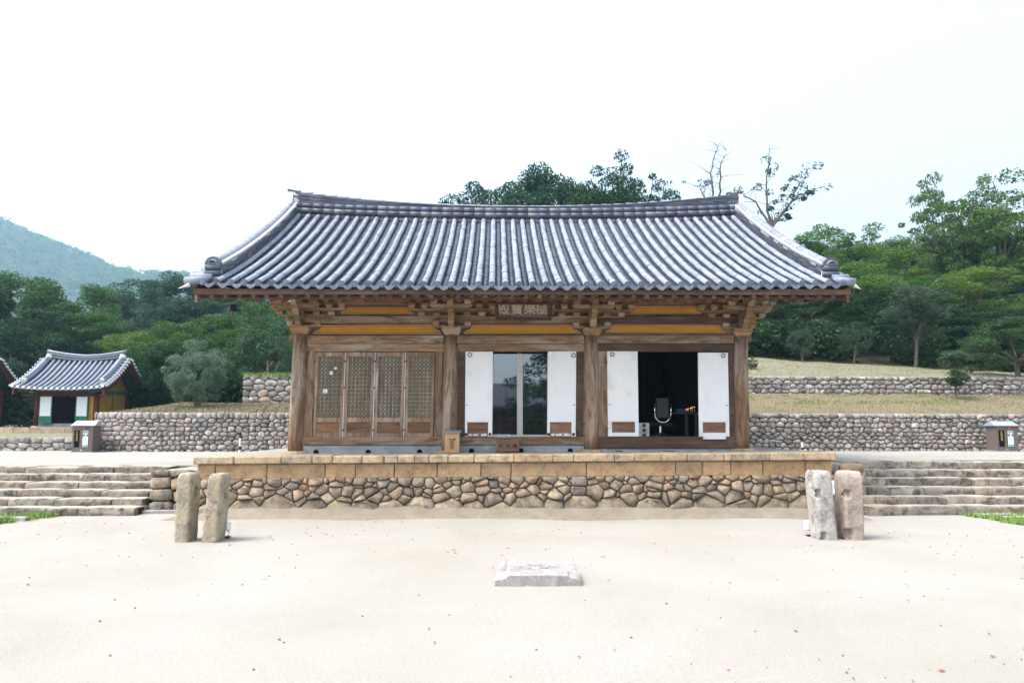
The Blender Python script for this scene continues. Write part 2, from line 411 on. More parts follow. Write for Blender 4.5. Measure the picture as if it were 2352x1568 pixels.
def text_mesh(txt, size, mat, extrude=.004, bold=.0):
    cu = bpy.data.curves.new('writing', 'FONT'); cu.body = txt; cu.size = size; cu.extrude = extrude; cu.offset = bold
    cu.align_x = 'CENTER'; cu.align_y = 'CENTER'; cu.resolution_u = 3
    ob = bpy.data.objects.new('writing', cu); COL.objects.link(ob)
    dg = bpy.context.evaluated_depsgraph_get()
    me = bpy.data.meshes.new_from_object(ob.evaluated_get(dg))
    bpy.data.objects.remove(ob); bpy.data.curves.remove(cu)
    me.materials.clear(); me.materials.append(mat); return me
def text(name, txt, size, mat, loc, parent, extrude=.004, bold=0.0, scale=(1, 1, 1), rz=0.0):
    return link(name, text_mesh(txt, size, mat, extrude, bold), parent, loc, (R(90), 0, rz), scale)

# ------------------------------------------------------------------ stones
def voronoi(sites, bounds, gap, reach):
    S = np.array(sites, float); out = []
    x0, x1, y0, y1 = bounds
    for i in range(len(S)):
        poly = [(x0, y0), (x1, y0), (x1, y1), (x0, y1)]
        d2 = (S[:, 0]-S[i, 0])**2+(S[:, 1]-S[i, 1])**2
        for j in np.argsort(d2)[1:26]:
            if d2[j] > reach*reach: break
            nx, ny = S[j, 0]-S[i, 0], S[j, 1]-S[i, 1]; L = math.hypot(nx, ny)
            if L < 1e-6: continue
            t = (S[j, 0]**2+S[j, 1]**2-S[i, 0]**2-S[i, 1]**2+S[i, 2]-S[j, 2])/2-gap/2*L
            new = []
            for k in range(len(poly)):
                a, b = poly[k], poly[(k+1) % len(poly)]
                da = a[0]*nx+a[1]*ny-t; db = b[0]*nx+b[1]*ny-t
                if da <= 0: new.append(a)
                if (da < 0) != (db < 0) and abs(da-db) > 1e-9:
                    q = da/(da-db); new.append((a[0]+(b[0]-a[0])*q, a[1]+(b[1]-a[1])*q))
            poly = new
            if len(poly) < 3: break
        if len(poly) >= 3: out.append((i, poly))
    return out
def area(p): return abs(sum(p[i][0]*p[(i+1) % len(p)][1]-p[(i+1) % len(p)][0]*p[i][1] for i in range(len(p))))/2
def chaikin(p, r=.22):
    o = []
    for i in range(len(p)):
        a, b = p[i], p[(i+1) % len(p)]
        o.append((lerp(a[0], b[0], r), lerp(a[1], b[1], r))); o.append((lerp(a[0], b[0], 1-r), lerp(a[1], b[1], 1-r)))
    return o
def stone_geo(mb, poly, mp, depth, bulge, k=.78, round_=True, m=0):
    poly = chaikin(poly, .18 if round_ else .10)
    n = len(poly); cx = sum(p[0] for p in poly)/n; cy = sum(p[1] for p in poly)/n
    tx, ty = random.uniform(-1, 1), random.uniform(-1, 1)
    sz = math.sqrt(max(area(poly), 1e-5))
    vs = [mp(u, v, -depth) for u, v in poly]+[mp(u, v, 0) for u, v in poly]
    for u, v in poly:
        q = bulge*random.uniform(.6, 1.2)+((u-cx)*tx+(v-cy)*ty)/sz*bulge*.7
        vs.append(mp(cx+(u-cx)*k, cy+(v-cy)*k, max(q, .002)))
    fs = []
    for r in range(2):
        for i in range(n): fs.append((r*n+i, r*n+(i+1) % n, (r+1)*n+(i+1) % n, (r+1)*n+i))
    fs.append(tuple(range(2*n, 3*n)))
    mb.add(vs, fs, m)
def coursed(u0, u1, v0, v1, hs, wmin, wmax, jit=.2):
    sites = []; v = v0; k = 0
    while v < v1-.02:
        h = hs(k); 
        if v+h > v1-h*.4: h = v1-v
        u = u0+random.uniform(-.5, 0)*wmin
        while u < u1:
            w = random.uniform(wmin, wmax)
            sites.append((u+w/2, v+h/2+random.uniform(-jit, jit)*h, random.uniform(-.12, .12)*h*h)); u += w
        v += h; k += 1
    return sites
def stone_wall(name, parent, sites, bounds, mp, mat_of, gap=.018, depth=.12, bulge=.03, limit=300, reach=2.0, round_=True, minarea=.002, ani=1.35):
    sq = [(q[0]/ani, q[1], q[2]) for q in sites]
    cells = [(i, [(u*ani, v) for u, v in p]) for i, p in voronoi(sq, (bounds[0]/ani, bounds[1]/ani, bounds[2], bounds[3]), gap, reach)]
    cells = [(i, p) for i, p in cells if area(p) > minarea]
    cells.sort(key=lambda c: -area(c[1]))
    rest = {}
    for j, (i, p) in enumerate(cells):
        m = mat_of(sites[i], j)
        if j < limit:
            mb = MB(); stone_geo(mb, p, mp, depth, bulge*random.uniform(.6, 1.3), round_=round_)
            mb.build(name, m, parent, smooth=True)
        else:
            mb = rest.setdefault(m.name, (MB(), m))[0]; stone_geo(mb, p, mp, depth, bulge, round_=round_)
    for mb, m in rest.values():
        tag(mb.build('small_'+name, m, parent, smooth=True), kind='stuff')

# ------------------------------------------------------------------ ground
def zcourt(X, Y):
    zf = lerp(.80, .945, min(max((X+10)/20, 0), 1)); zb = lerp(.755, .895, min(max((X+15)/30, 0), 1))
    return lerp(zf, zb, min(max((Y-.8)/9, 0), 1))
def sheet(name, xs, ys, fz, mat, kind='structure', smooth=True, parent=None):
    nx, ny = len(xs), len(ys)
    v = [(x, y, fz(x, y)) for y in ys for x in xs]
    f = [(j*nx+i, j*nx+i+1, (j+1)*nx+i+1, (j+1)*nx+i) for j in range(ny-1) for i in range(nx-1)]
    mb = MB(); mb.add(v, f)
    o = mb.build(name, mat, parent, smooth)
    if kind: tag(o, kind=kind)
    return o
def nz(x, y, s, a): return mnoise.noise(Vector((x*s, y*s, 3.7)))*a
def frange(a, b, n): return [a+(b-a)*i/(n-1) for i in range(n)]
gx = [-900, -300, -100, -40]+frange(-20, 20, 81)+[40, 100, 300, 900]
gy = [-900, -300, -100, -40]+frange(-20, 1.2, 50)+[20, 100, 300, 1500]
sheet('ground', gx, gy, lambda x, y: nz(x, y, .5, .02)-.012 if abs(x) < 20 and -20 < y < 1 else -.02, M_['sand'])
sheet('upper_court', frange(-40, 40, 60), frange(1.0, 13, 24), lambda x, y: zcourt(x, y)+nz(x, y, .6, .015), M_['sand'])
for (xa, xb) in ((-40, -13.98), (13.98, 40)):
    sheet('court_slope', frange(xa, xb, 14), frange(-1.7, 1.05, 8), lambda x, y: lerp(-.02, zcourt(x, 1.0), min(1, max(0, (y+1.7)/2.6)))+.004, M_['sand'])
def zmound(x, y):
    t = (y+2.05)/(.75); t = min(max(t, 0), 1); e = min(1, max(0, (6.5-abs(x+.1))/.9))
    return -.015+(.19*(t*t*(3-2*t))+nz(x, y, 2.2, .04)*t)*e
sheet('sand_bank', frange(-6.7, 6.5, 110), frange(-2.1, -1.3, 12), zmound, M_['mound'])

# ------------------------------------------------------------------ terraces and hill land
def z_lt(x, y): return lerp(2.13, 2.75, min(max((y-10.5)/6.5, 0), 1))+max(0, -.25*(abs(x+8)-7)*0)+nz(x, y, 1.0, .05)
def z_rt(x, y): return lerp(2.13, 3.1, min(max((y-8.6)/4.4, 0), 1))+nz(x, y, 1.0, .06)
def z_ru(x, y):
    t = min(max((y-13)/9, 0), 1); zc = lerp(5.5, 4.85, min(max((x-13.5)/11.4, 0), 1.6))
    return lerp(3.76, zc, t)+nz(x, y, .7, .08)
def zhill(x, y):
    """forest land behind everything"""
    if x > 3:
        b = z_ru(x, 22); z = b-.15+max(0, y-22)*.33
    elif x > -9: z = 4.4+max(0, y-20)*.36
    else: z = 1.75+max(0, y-25)*.22+max(0, min((x+16)/7, 1))*2.4
    return z+nz(x, y, .15, .6)*min(1, max(0, (y-24)/8))
sheet('left_terrace', frange(-15.2, -3, 40), frange(10.62, 17.1, 24), z_lt, M_['drygrass'])
sheet('left_upper_terrace', frange(-12.2, -2, 30), frange(17.12, 30, 24), lambda x, y: 4.02+(y-17)*.06+nz(x, y, 1, .05), M_['palegrass'])
sheet('right_terrace', frange(4, 45, 90), frange(8.72, 13.1, 18), z_rt, M_['drygrass'])
sheet('right_upper_terrace', frange(4, 48, 90), frange(13.12, 23, 28), z_ru, M_['palegrass'])
sheet('forest_hillside', frange(-110, 110, 90), frange(19.5, 130, 60), lambda x, y: (zhill(x, y) if y > 22.3 or x < 3 else zhill(x, y)-.4), M_['leafmould'])
def z_sh(x, y): return lerp(1.22, 1.36, min(max((y-11.5)/6, 0), 1))+nz(x, y, .8, .04)
sheet('shrine_terrace', frange(-48, -15.15, 40), frange(11.62, 26, 24), z_sh, M_['palegrass'])

# ------------------------------------------------------------------ stone walls
XM = lambda Y: (lambda u, v, n: (u, Y-n, v))
def pick(*ms):
    return lambda s, j: random.choice(ms)
def wall_thing(x0, x1, Y, zb, zt, label, hs, wmin, wmax, core=.5, limit=300, mat_of=None, gap=.016, bulge=.035, cat='stone wall'):
    t = thing('stone_wall', ((x0+x1)/2, Y, zb), label, cat)
    mb = MB(); mb.box(x0+.02, x1-.02, Y+.05, Y+core, zb-.3, zt-.05); mb.build('wall_core', M_['earth'], t)
    sites = coursed(x0, x1, zb-.05, zt, hs, wmin, wmax)
    stone_wall('stone', t, sites, (x0, x1, zb-.08, zt+.03), XM(Y), mat_of or pick(M_['st_wall']), gap=gap, depth=.1, bulge=bulge, limit=limit)
    return t
def mat_left(s, j):
    return M_['st_pink'] if s[0] < -13.6+random.uniform(-.5, .5) and s[1] > 1.2 else M_['st_wall']
wall_thing(-15.25, -5.5, 10.5, .74, 2.17, 'long grey fieldstone retaining wall between the shrine and the wooden hall', lambda k: random.uniform(.11, .22), .12, .42, mat_of=mat_left)
wall_thing(-12.3, -7.0, 17.0, 2.6, 4.05, 'short fieldstone wall topped with grass just behind the hall and camellia tree', lambda k: random.uniform(.22, .3), .3, .6)
wall_thing(6.3, 24, 8.6, .88, 2.15, 'lower long fieldstone retaining wall right of the hall behind the donation cabinet', lambda k: random.uniform(.10, .2), .12, .38)
wall_thing(4.0, 30, 13.0, 3.0, 3.78, 'upper fieldstone retaining wall between two grassy banks right of the hall', lambda k: random.uniform(.11, .22), .14, .55)
wall_thing(-24, -15.3, 11.5, .7, 1.24, 'low fieldstone wall in front of the little shrine', lambda k: random.uniform(.2, .26), .3, .6)

# ------------------------------------------------------------------ stairs of the court
def stairs(label, xa, xb, side, y0, zt, xin):
    """side=-1: steps end towards the hall at xb; side=+1 at xa"""
    t = thing('stone_stairs', ((xa+xb)/2, y0, 0), label, 'stairs')
    n = 6; r = zt/n; tr = .36
    for k in range(n):
        Y = y0+k*tr; z0, z1 = k*r, (k+1)*r
        a, b = xa, xb
        if side < 0: b = lerp(xb, xin, k/(n-1))
        else: a = lerp(xa, xin, k/(n-1))
        x = a
        while x < b-.02:
            w = random.uniform(.55, 1.15)
            if x+w > b-.4: w = b-x
            dz = random.uniform(-.012, .012); dy = random.uniform(-.02, .02)
            mb = MB()
            # rough dressed step block: subdivided front with a worn edge
            nx = 5; g = .008
            prof = [(0.012, -.08), (0, .03), (0.004, r*.6), (0.012, r*.86), (.04, r+.0), (.2, r+.004), (tr+.16, r)]
            vsx = []
            ph = random.uniform(0, 50)
            for i in range(nx+1):
                xx = lerp(x+g, x+w-g, i/nx); e = .014 if i in (0, nx) else 0
                for q, (py, pz) in enumerate(prof):
                    nn = mnoise.noise(Vector((xx*3.1, pz*9+ph, k)))*.017
                    vsx.append((xx, Y+dy+py+e+nn*(q < 5), z0+pz+dz-(e if q >= 3 else 0)+(nn*.5 if q == 4 else 0)))
            m = len(prof); fs = [(i*m+j, (i+1)*m+j, (i+1)*m+j+1, i*m+j+1) for i in range(nx) for j in range(m-1)]
            fs += [tuple(range(m)), tuple(range(nx*m+m-1, nx*m-1, -1))]
            mb.add(vsx, fs); mb.m = [1 if (q_ < nx*(m-1) and q_ % (m-1) >= 4) else 0 for q_ in range(len(fs))]  # top faces take the paler skylit colour
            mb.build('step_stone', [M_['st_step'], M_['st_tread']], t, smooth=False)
            x += w
    mb = MB(); 
    for k in range(n):
        mb.box(xa, xb, y0+k*tr+.2, y0+n*tr+.3, k*r-.1, (k+1)*r-.03)
    mb.build('step_core', M_['earth'], t)
    # cheek of stacked stones beside the steps
    for k in range(n+1):
        for j in range(min(k, n)):
            Ya = y0+k*tr; xe = lerp(xb if side < 0 else xa, xin, min(k/(n-1), 1)); w = random.uniform(.0, .05)
            xo = xe-side*(.015+w)
            if k == n: continue
            mb = MB(); mb.hexa([((xo if (i & 1) == (1 if side < 0 else 0) else xe+side*.25)+random.uniform(-.012, .012), (Ya+tr-.012 if i & 2 else Ya+.03)+random.uniform(-.01, .01), ((j+1)*r-.012 if i & 4 else j*r)+random.uniform(-.008, .008)) for i in range(8)], c=.03)
            mb.build('side_stone', M_['st_step'], t)
    return t
stairs('broad weathered stone steps on the left with grass at their foot, beside the lichened pillars', -14, -7.53, -1, -1.43, .81, -7.75)
stairs('broad weathered stone steps on the right beside the pale pillars', 6.76, 14, 1, -1.5, .945, 7.25)
for (x0, x1, zt, lab) in ((-7.5, -6.38, .80, 'stone retaining wall filling the gap between left steps and platform'), (6.12, 7.05, .945, 'stone retaining wall filling the gap between right steps and platform')):
    t = thing('retaining_wall', ((x0+x1)/2, -.9, 0), lab, 'stone wall')
    mb = MB(); mb.box(x0+.02, x1-.02, -.83, 1.15, -.1, zt-.03); mb.build('wall_core', M_['earth'], t)
    stone_wall('stone', t, coursed(x0, x1, 0, zt, lambda k: random.uniform(.2, .3), .3, .6), (x0, x1, -.05, zt+.02), XM(-.9), pick(M_['st_step'], M_['st_warm'], M_['st_step']), depth=.1, bulge=.04, reach=1.5)
    sheet('upper_court', frange(x0, x1, 6), frange(-.82, 1.1, 8), lambda x, y: zt-.012+nz(x, y, 1.5, .012), M_['sand'])

# ------------------------------------------------------------------ stone platform of the hall
PZ = lambda x: 1.15+.0075*x
plat = thing('stone_platform', (-.13, -1.5, 0), 'long stone platform of cut slabs over rubble under the wooden hall', 'platform')
mb = MB(); mb.hexa([((6.1 if k & 1 else -6.35), (8.0 if k & 2 else -1.28), ((PZ(6.1 if k & 1 else -6.35)-.004) if k & 4 else -.1)) for k in range(8)])
mb.build('platform_core', M_['joint'], plat)
mb = MB(); mb.hexa([((6.08 if k & 1 else -6.33), (7.9 if k & 2 else -.752), PZ(6.1 if k & 1 else -6.35)+(.006 if k & 4 else -.003)) for k in range(8)])
mb.build('platform_top', M_['sand'], plat)
def pj(c): return (700+c/1.96)/1.6327
def pk(c): return (1800+c/1.809)/1.6327
capx = [443]+[pj(c) for c in (345, 695, 920, 1075, 1290, 1450, 1552, 1675, 1780, 1922, 2112)]+[pk(c) for c in (232, 498, 635, 915, 1052, 1230, 1410, 1660, 1705, 1968, 2200)]+[1920]
X = [atY(x, 1050, -1.5)[0] for x in capx]; X[0] = -6.41; X[-1] = 6.15
for a, b in zip(X, X[1:]):
    mb = MB(); dz = random.uniform(-.006, .006); dy = random.uniform(-.012, .012)
    mb.hexa([((b-.004 if k & 1 else a+.004), (-.75 if k & 2 else -1.5+dy), (PZ(b if k & 1 else a)+.012+dz if k & 4 else PZ(b if k & 1 else a)-.135)) for k in range(8)], c=.018)
    mb.build('cap_stone', M_['st_cap'], plat)
panx = [446]+[pj(c) for c in (210, 588, 1018, 1242, 1525, 1843, 2163)]+[pk(c) for c in (212, 722, 1327, 1510, 1702, 1922, 2210)]+[1919]
X = [atY(x, 1080, -1.42)[0] for x in panx]; X[0] = -6.36; X[-1] = 6.1
for a, b in zip(X, X[1:]):
    mb = MB(); dy = random.uniform(-.01, .01)
    mb.hexa([((b-.006 if k & 1 else a+.006), (-1.1 if k & 2 else -1.42+dy), (PZ(b if k & 1 else a)-.14 if k & 4 else PZ(b if k & 1 else a)-.425)) for k in range(8)], c=.014)
    mb.build('facing_slab', M_['st_cut'], plat)
sites = []
v = .02
u = -6.4
while u < 6.2:                       # big footing stones
    w = random.uniform(.35, .8); sites.append((u+w/2, random.uniform(.12, .22), random.uniform(.0, .05))); u += w
for row, (vv, h) in enumerate(((.36, .16), (.48, .14), (.59, .12), (.69, .1))):
    u = -6.4
    while u < 6.2:
        w = random.uniform(.12, .40) if row < 2 else random.uniform(.09, .28)
        sites.append((u+w/2, vv+random.uniform(-.05, .05), random.uniform(-.008, .012))); u += w
def mat_rub(s, j):
    t = s[1]+random.uniform(-.16, .16)
    return M_['st_warm'] if t > .40 else M_['st_grey']
stone_wall('rubble_stone', plat, sites, (-6.38, 6.12, -.03, .735), lambda u, v, n: (u, -1.40-n-(.74-v)*.12, v+.0075*u), mat_rub, gap=.009, depth=.12, bulge=.05, reach=1.6, round_=random.random() < .5)

# ------------------------------------------------------------------ the hall
hall = thing('temple_hall', (0, 0, 1.15), 'old wooden temple hall with grey tiled gable roof and open white doors', 'building')
HX = [-4.862, -1.542, 1.542, 4.816]
colb = [(680, 1039), (1031, 1038), (1357, 1035), (1703, 1033)]
colt = [(692, 769), (1037, 769), (1357, 769), (1699.5, 769)]
TOPX = []
for i in range(4):
    b, tp = atY(*colb[i], 0), atY(*colt[i], 0); TOPX.append(tp[0])
    zb = PZ(b[0])+.03
    pts = []; rad = []
    for k in range(9):
        q = k/8; pts.append((lerp(b[0], tp[0], q), 0, lerp(zb, 3.70, q))); rad.append(.172-.012*q+.006*math.sin(q*3.1))
    mb = MB(); mb.tube(pts, rad, 20); mb.build('column', M_['wood_z'], hall, smooth=True)
    mb = MB(); ph = random.uniform(0, 9)
    mb.lathe([(.30, -.08), (.31, .0), (.27, .03), (.2, .036)], (b[0], 0, zb-.004), 14)
    mb.v = [(x+mnoise.noise(Vector((x*3, y*3, ph)))*.06, y+mnoise.noise(Vector((x*3, y*3, ph+5)))*.05, z) for x, y, z in mb.v]
    mb.build('base_stone', M_['st_cap'], hall, smooth=True)

def bay_quad(cf, xl0, xr0, y0, xl1, xr1, y1):
    return [cf(xl0, y0), cf(xr0, y0), cf(xr1, y1), cf(xl1, y1)]
# beams of every bay
def hbeam(name, mat, pa, pb, ya, yb, Y, depth, c=.012):
    mb = MB(); mb.qbox([(pa, ya), (pb, ya), (pb, yb), (pa, yb)], Y, depth, c=c); return mb.build(name, mat, hall)
cpx = [690, 1034, 1357, 1701]
for i in range(3):
    l, r = cpx[i]+15, cpx[i+1]-15
    hbeam('head_beam', M_['wood_x'], l, r, 769.5, 788, -.10, .2)
    hbeam('frieze_beam', M_['wood_x'] if i != 2 else M_['wood_dark'], cpx[i], cpx[i+1], 724.5, 741, -.07, .14)
    hbeam('door_lintel', M_['wood_x'] if i != 2 else M_['wood_dark'], l-2, r+2, 788.6, 807, -.06, .12)
    hbeam('upper_beam', M_['wood_red'], cpx[i], cpx[i+1], 683, 699, -.05, .14)
    mb = MB(); mb.qbox([(cpx[i], 660), (cpx[i+1], 660), (cpx[i+1], 770), (cpx[i], 770)], .03, .05); mb.build('frieze_board', M_['wood_x'], hall)
hbeam('sill_beam', M_['wood_x'], 690, 1020, 1003, 1022, -.09, .2)
hbeam('sill_beam', M_['wood_x'], 1047, 1343, 1003, 1022, -.09, .2)
hbeam('sill_beam', M_['wood_dark'], 1372, 1692, 1002, 1030, -.09, .2)
hbeam('beam_end', M_['wood_x'], 664, 678, 768, 783, -.08, .16)
hbeam('beam_end', M_['wood_x'], 1713, 1727, 770, 785, -.08, .16)
hbeam('plaster_base', M_['plaster'], 688, 1024, 1022.4, 1046, -.06, .3, 0)
hbeam('plaster_base', M_['plaster'], 1043, 1347, 1022.4, 1044, -.06, .3, 0)
hbeam('plaster_base', M_['plaster'], 1368, 1692, 1030.4, 1040, -.06, .3, 0)
for (x, y) in (c3(415, 1444), c3(853, 1444), c3(1284, 1442), c4(377, 1435), c4(793, 1433), c4(1207, 1433)):
    q = atY(x, y, -.066); mb = MB()
    mb.lathe([(.050, 0), (.058, -.004), (.058, 0), (.058, .02)], (q[0], -.066, q[2]), 14, axis='y'); 
    mb.build('vent_hole_shade', M_['hole'], hall)  # shade inside the vent drawn as a black disc on the plaster
for (x, w) in ((275, 60), (690, 105), (1058, 80)):
    q = [c5(x-w/2, 1432), c5(x+w/2, 1432), c5(x+w/2, 1446), c5(x-w/2, 1446)]
    mb = MB(); mb.qbox(q, -.064, .02); mb.build('vent_hole_shade', M_['hole'], hall)  # low vents: their inner shade is a flat black strip
# jambs and lattice doors of the left bay
def qb(name, mat, quad, Y, d, parent=None, c=.006):
    mb = MB(); mb.qbox(quad, Y, d, c=c); return mb.build(name, mat, parent or hall)
qb('door_jamb', M_['wood_z'], bay_quad(c3, 345, 405, 590, 300, 380, 1318), -.055, .12)
qb('door_jamb', M_['wood_z'], bay_quad(c3, 1418, 1480, 590, 1404, 1468, 1318), -.055, .12)
qb('door_jamb', M_['wood_dark'], bay_quad(c4, 258, 326, 540, 250, 318, 1318), -.03, .12)
qb('door_jamb', M_['wood_dark'], bay_quad(c4, 1257, 1325, 540, 1254, 1320, 1318), -.03, .12)
qb('door_jamb', M_['wood_z'], bay_quad(c5, 95, 172, 535, 98, 180, 1312), -.055, .12)
qb('door_jamb', M_['wood_dark'], bay_quad(c5, 1188, 1230, 535, 1200, 1245, 1318), -.055, .12)
def sub(quad, s0, s1, t0, t1):
    tl, tr_, br, bl = [np.array(p) for p in quad]
    f = lambda s, t: tuple(lerp(lerp(tl, tr_, s), lerp(bl, br, s), t))
    return [f(s0, t0), f(s1, t0), f(s1, t1), f(s0, t1)]
leaves4 = [bay_quad(c3, 412, 655, 605, 384, 632, 1316), bay_quad(c3, 667, 905, 605, 642, 888, 1317),
           bay_quad(c3, 917, 1160, 605, 896, 1143, 1317), bay_quad(c3, 1172, 1414, 605, 1156, 1399, 1316)]
labs = ['lattice door leaf with three torn white paper holes', None, None, None]
for li, Q in enumerate(leaves4):
    mb = MB(); Yd = -.035
    d = link('lattice_door', None, hall); OFF[d.name] = Vector((0, 0, 0)); d.location = -OFF[hall.name]
    if labs[li]: d['label'] = labs[li]
    sw, st0, st1, sp0, sp1 = .105, .05, .77, .825, .955
    for k, (s0, s1, t0, t1) in enumerate(((0, sw, 0, 1), (1-sw, 1, 0, 1))): mb.qbox(sub(Q, s0, s1, t0, t1), Yd, .05, c=.006)
    for k, (s0, s1, t0, t1) in enumerate(((sw, 1-sw, 0, st0), (sw, 1-sw, st1, sp0), (sw, 1-sw, sp1, 1))): mb.qbox(sub(Q, s0, s1, t0, t1), Yd+.003, .045, c=.005)
    mb.build('door_frame', M_['wood_door'], d)
    qb('door_panel', M_['wood_red'], sub(Q, sw, 1-sw, sp0, sp1), Yd+.02, .02, d, 0)
    qb('paper_backing', M_['backing'], sub(Q, sw, 1-sw, st0, st1), Yd+.032, .01, d, 0)
    mb = MB(); nx, ny = 6, 15
    f = lambda s, t: atY(*sub(Q, sw+s*(1-2*sw), 1, st0+t*(st1-st0), 1)[0], Yd+.018)
    def bar(s0, t0, s1, t1, w, dy):
        a, b = f(s0, t0), f(s1, t1); a[1] += dy; b[1] += dy; mb.beam(a, b, .014, w, upv=(b[2]-a[2], 0, a[0]-b[0]))
    for i in range(1, nx): bar(i/nx, 0, i/nx, 1, .010, 0)
    for j in range(1, ny): bar(0, j/ny, 1, j/ny, .010, .001)
    for k in range(-ny, nx+ny):
        for sg in (1, -1):
            pts = []
            # clip diagonal in cell space
            a0, a1 = max(0, -k), min(nx, ny-k) if True else 0
            if sg == 1:
                lo, hi = max(0, -k), min(nx, ny-k)
                if hi-lo > .5: bar(lo/nx, (lo+k)/ny, hi/nx, (hi+k)/ny, .008, .006)
            else:
                kk = k; lo, hi = max(0, kk-ny), min(nx, kk)
                if hi-lo > .5: bar(lo/nx, (kk-lo)/ny, hi/nx, (kk-hi)/ny, .008, .006)
    mb.build('lattice', M_['lattice'], d)
    qb('edge_strip', M_['cream'], sub(Q, -.034, -.014, 0, 1), Yd-.004, .02, d, 0)
    for t in (.1, .41, .91): qb('hinge', M_['iron'], sub(Q, -.05, .012, t, t+.018), Yd-.012, .01, d, 0)
    if li == 0:
        for (s0, s1, t0, t1) in ((.30, .45, .435, .487), (.50, .62, .225, .265), (.66, .76, .175, .205)):
            qb('paper_patch', M_['paper'], sub(Q, s0, s1, t0, t1), Yd+.012, .004, d, 0)
# white leaves
def ring(parent, px, Y, r):
    q = atY(*px, Y); mb = MB()
    pts = [(q[0]+r*math.cos(a), Y-.01, q[2]+r*math.sin(a)) for a in frange(0, 2*math.pi, 13)]
    mb.tube(pts, .009, 6, cap=False); mb.build('door_ring', M_['iron'], parent, True)
wl = [(bay_quad(c4, 326, 556, 600, 320, 550, 1314), -.07, c4(363, 628), True, 'white papered door leaf left of the glass doors'),
      (bay_quad(c4, 1019, 1257, 598, 1013, 1252, 1314), -.07, c4(1232, 632), True, 'white papered door leaf right of the glass doors'),
      (bay_quad(c5, 172, 428, 597, 180, 439, 1311), -.09, c5(215, 624), False, 'white papered door leaf left of the dark open doorway'),
      (bay_quad(c5, 936, 1187, 608, 944, 1201, 1313), -.12, c5(1147, 635), False, 'white papered door leaf right of the dark open doorway')]
for Q, Yd, rp, scuffed, lab in wl:
    d = link('white_door', None, hall); OFF[d.name] = Vector((0, 0, 0)); d.location = -OFF[hall.name]; d['label'] = lab
    a, b = (.09, .85) if scuffed else (.13, .88)
    t1 = .955
    mb = MB()
    mb.qbox(sub(Q, 0, 1, 0, .83), Yd, .04, c=.006); mb.qbox(sub(Q, 0, a, .83, 1), Yd, .04, c=.004); mb.qbox(sub(Q, b, 1, .83, 1), Yd, .04, c=.004)
    if not scuffed: mb.qbox(sub(Q, a, b, t1, 1), Yd, .04, c=.004)
    mb.build('papered_frame', M_['paper'], d)
    qb('door_panel', M_['wood_red'], sub(Q, a, b, .83, t1), Yd+.015, .02, d, 0)
    if scuffed:
        qb('bottom_rail', M_['wood_door'], sub(Q, a, b, .955, 1), Yd+.003, .03, d)
        for s0 in (.14, .3, .42, .6, .7):
            w = random.uniform(.05, .13); qb('paper_scrap', M_['paper'], sub(Q, s0, s0+w, .962+random.uniform(0, .012), .99), Yd-.001, .003, d, 0)
        qb('corner_iron', M_['iron'], sub(Q, -.0, .1, .955, .99), Yd-.006, .004, d, 0); qb('corner_iron', M_['iron'], sub(Q, .87, .97, .955, .99), Yd-.006, .004, d, 0)
    ring(d, rp, Yd-.004, .042)
    for t in (.12, .9): qb('hinge', M_['iron'], sub(Q, -.03, .01, t, t+.02) if 'left' in lab else sub(Q, .99, 1.03, t, t+.02), Yd-.008, .01, d, 0)
    s = .06 if 'left' in lab else .92
    qb('latch', M_['iron'], sub(Q, s-.03, s+.04, .625, .633), Yd-.012, .01, d, 0)
qb('loose_board', M_['paper'], bay_quad(c5, 980, 1170, 1312, 978, 1172, 1336), -.16, .02)
# small plaque on the right bay head beam
qb('wood_plaque', M_['wood_pale'], bay_quad(c5, 1120, 1215, 482, 1122, 1216, 524), -.125, .02)
for px in (c3(420, 477), c3(668, 487), c3(905, 495), c5(683, 487), c5(921, 484)):
    q = atY(*px, -.103); mb = MB(); mb.lathe([(.014, 0), (.014, -.006)], (q[0], -.103, q[2]), 8, axis='y'); mb.build('peg_hole_shade', M_['hole'], hall)  # shade inside each peg hole put on as a black dot
# glass doors of the centre bay
gd = link('glass_doors', None, hall); OFF[gd.name] = Vector((0, 0, 0)); gd.location = -OFF[hall.name]
mb = MB()
mb.qbox(bay_quad(c4, 757, 806, 606, 760, 808, 1300), .0, .05, c=.006)
mb.qbox(bay_quad(c4, 550, 1020, 1297, 548, 1020, 1316), .0, .05, c=.004)
mb.qbox(bay_quad(c4, 545, 562, 606, 540, 553, 1300), .01, .05); mb.qbox(bay_quad(c4, 1012, 1030, 606, 1012, 1030, 1300), .01, .05)
mb.build('sash', M_['alu'], gd)
qb('top_track', M_['hole'], bay_quad(c4, 550, 1025, 600, 550, 1025, 618), .0, .06, gd, 0)
qb('glass_pane', M_['glass'], bay_quad(c4, 562, 757, 618, 553, 760, 1297), .025, .006, gd, 0)
qb('glass_pane', M_['glass'], bay_quad(c4, 806, 1013, 618, 808, 1013, 1297), .025, .006, gd, 0)
# room inside
def room(name, mat, *b):
    mb = MB(); mb.box(*b); return mb.build(name, mat, hall)
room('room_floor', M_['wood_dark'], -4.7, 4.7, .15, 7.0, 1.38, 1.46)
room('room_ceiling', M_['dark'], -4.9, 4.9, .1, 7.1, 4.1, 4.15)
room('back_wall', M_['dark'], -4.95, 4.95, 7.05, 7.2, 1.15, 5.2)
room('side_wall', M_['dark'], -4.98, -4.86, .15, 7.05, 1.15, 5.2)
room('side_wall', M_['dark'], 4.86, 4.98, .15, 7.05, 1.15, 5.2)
room('partition', M_['dark'], 1.45, 1.5, .15, 7.05, 1.46, 4.1)

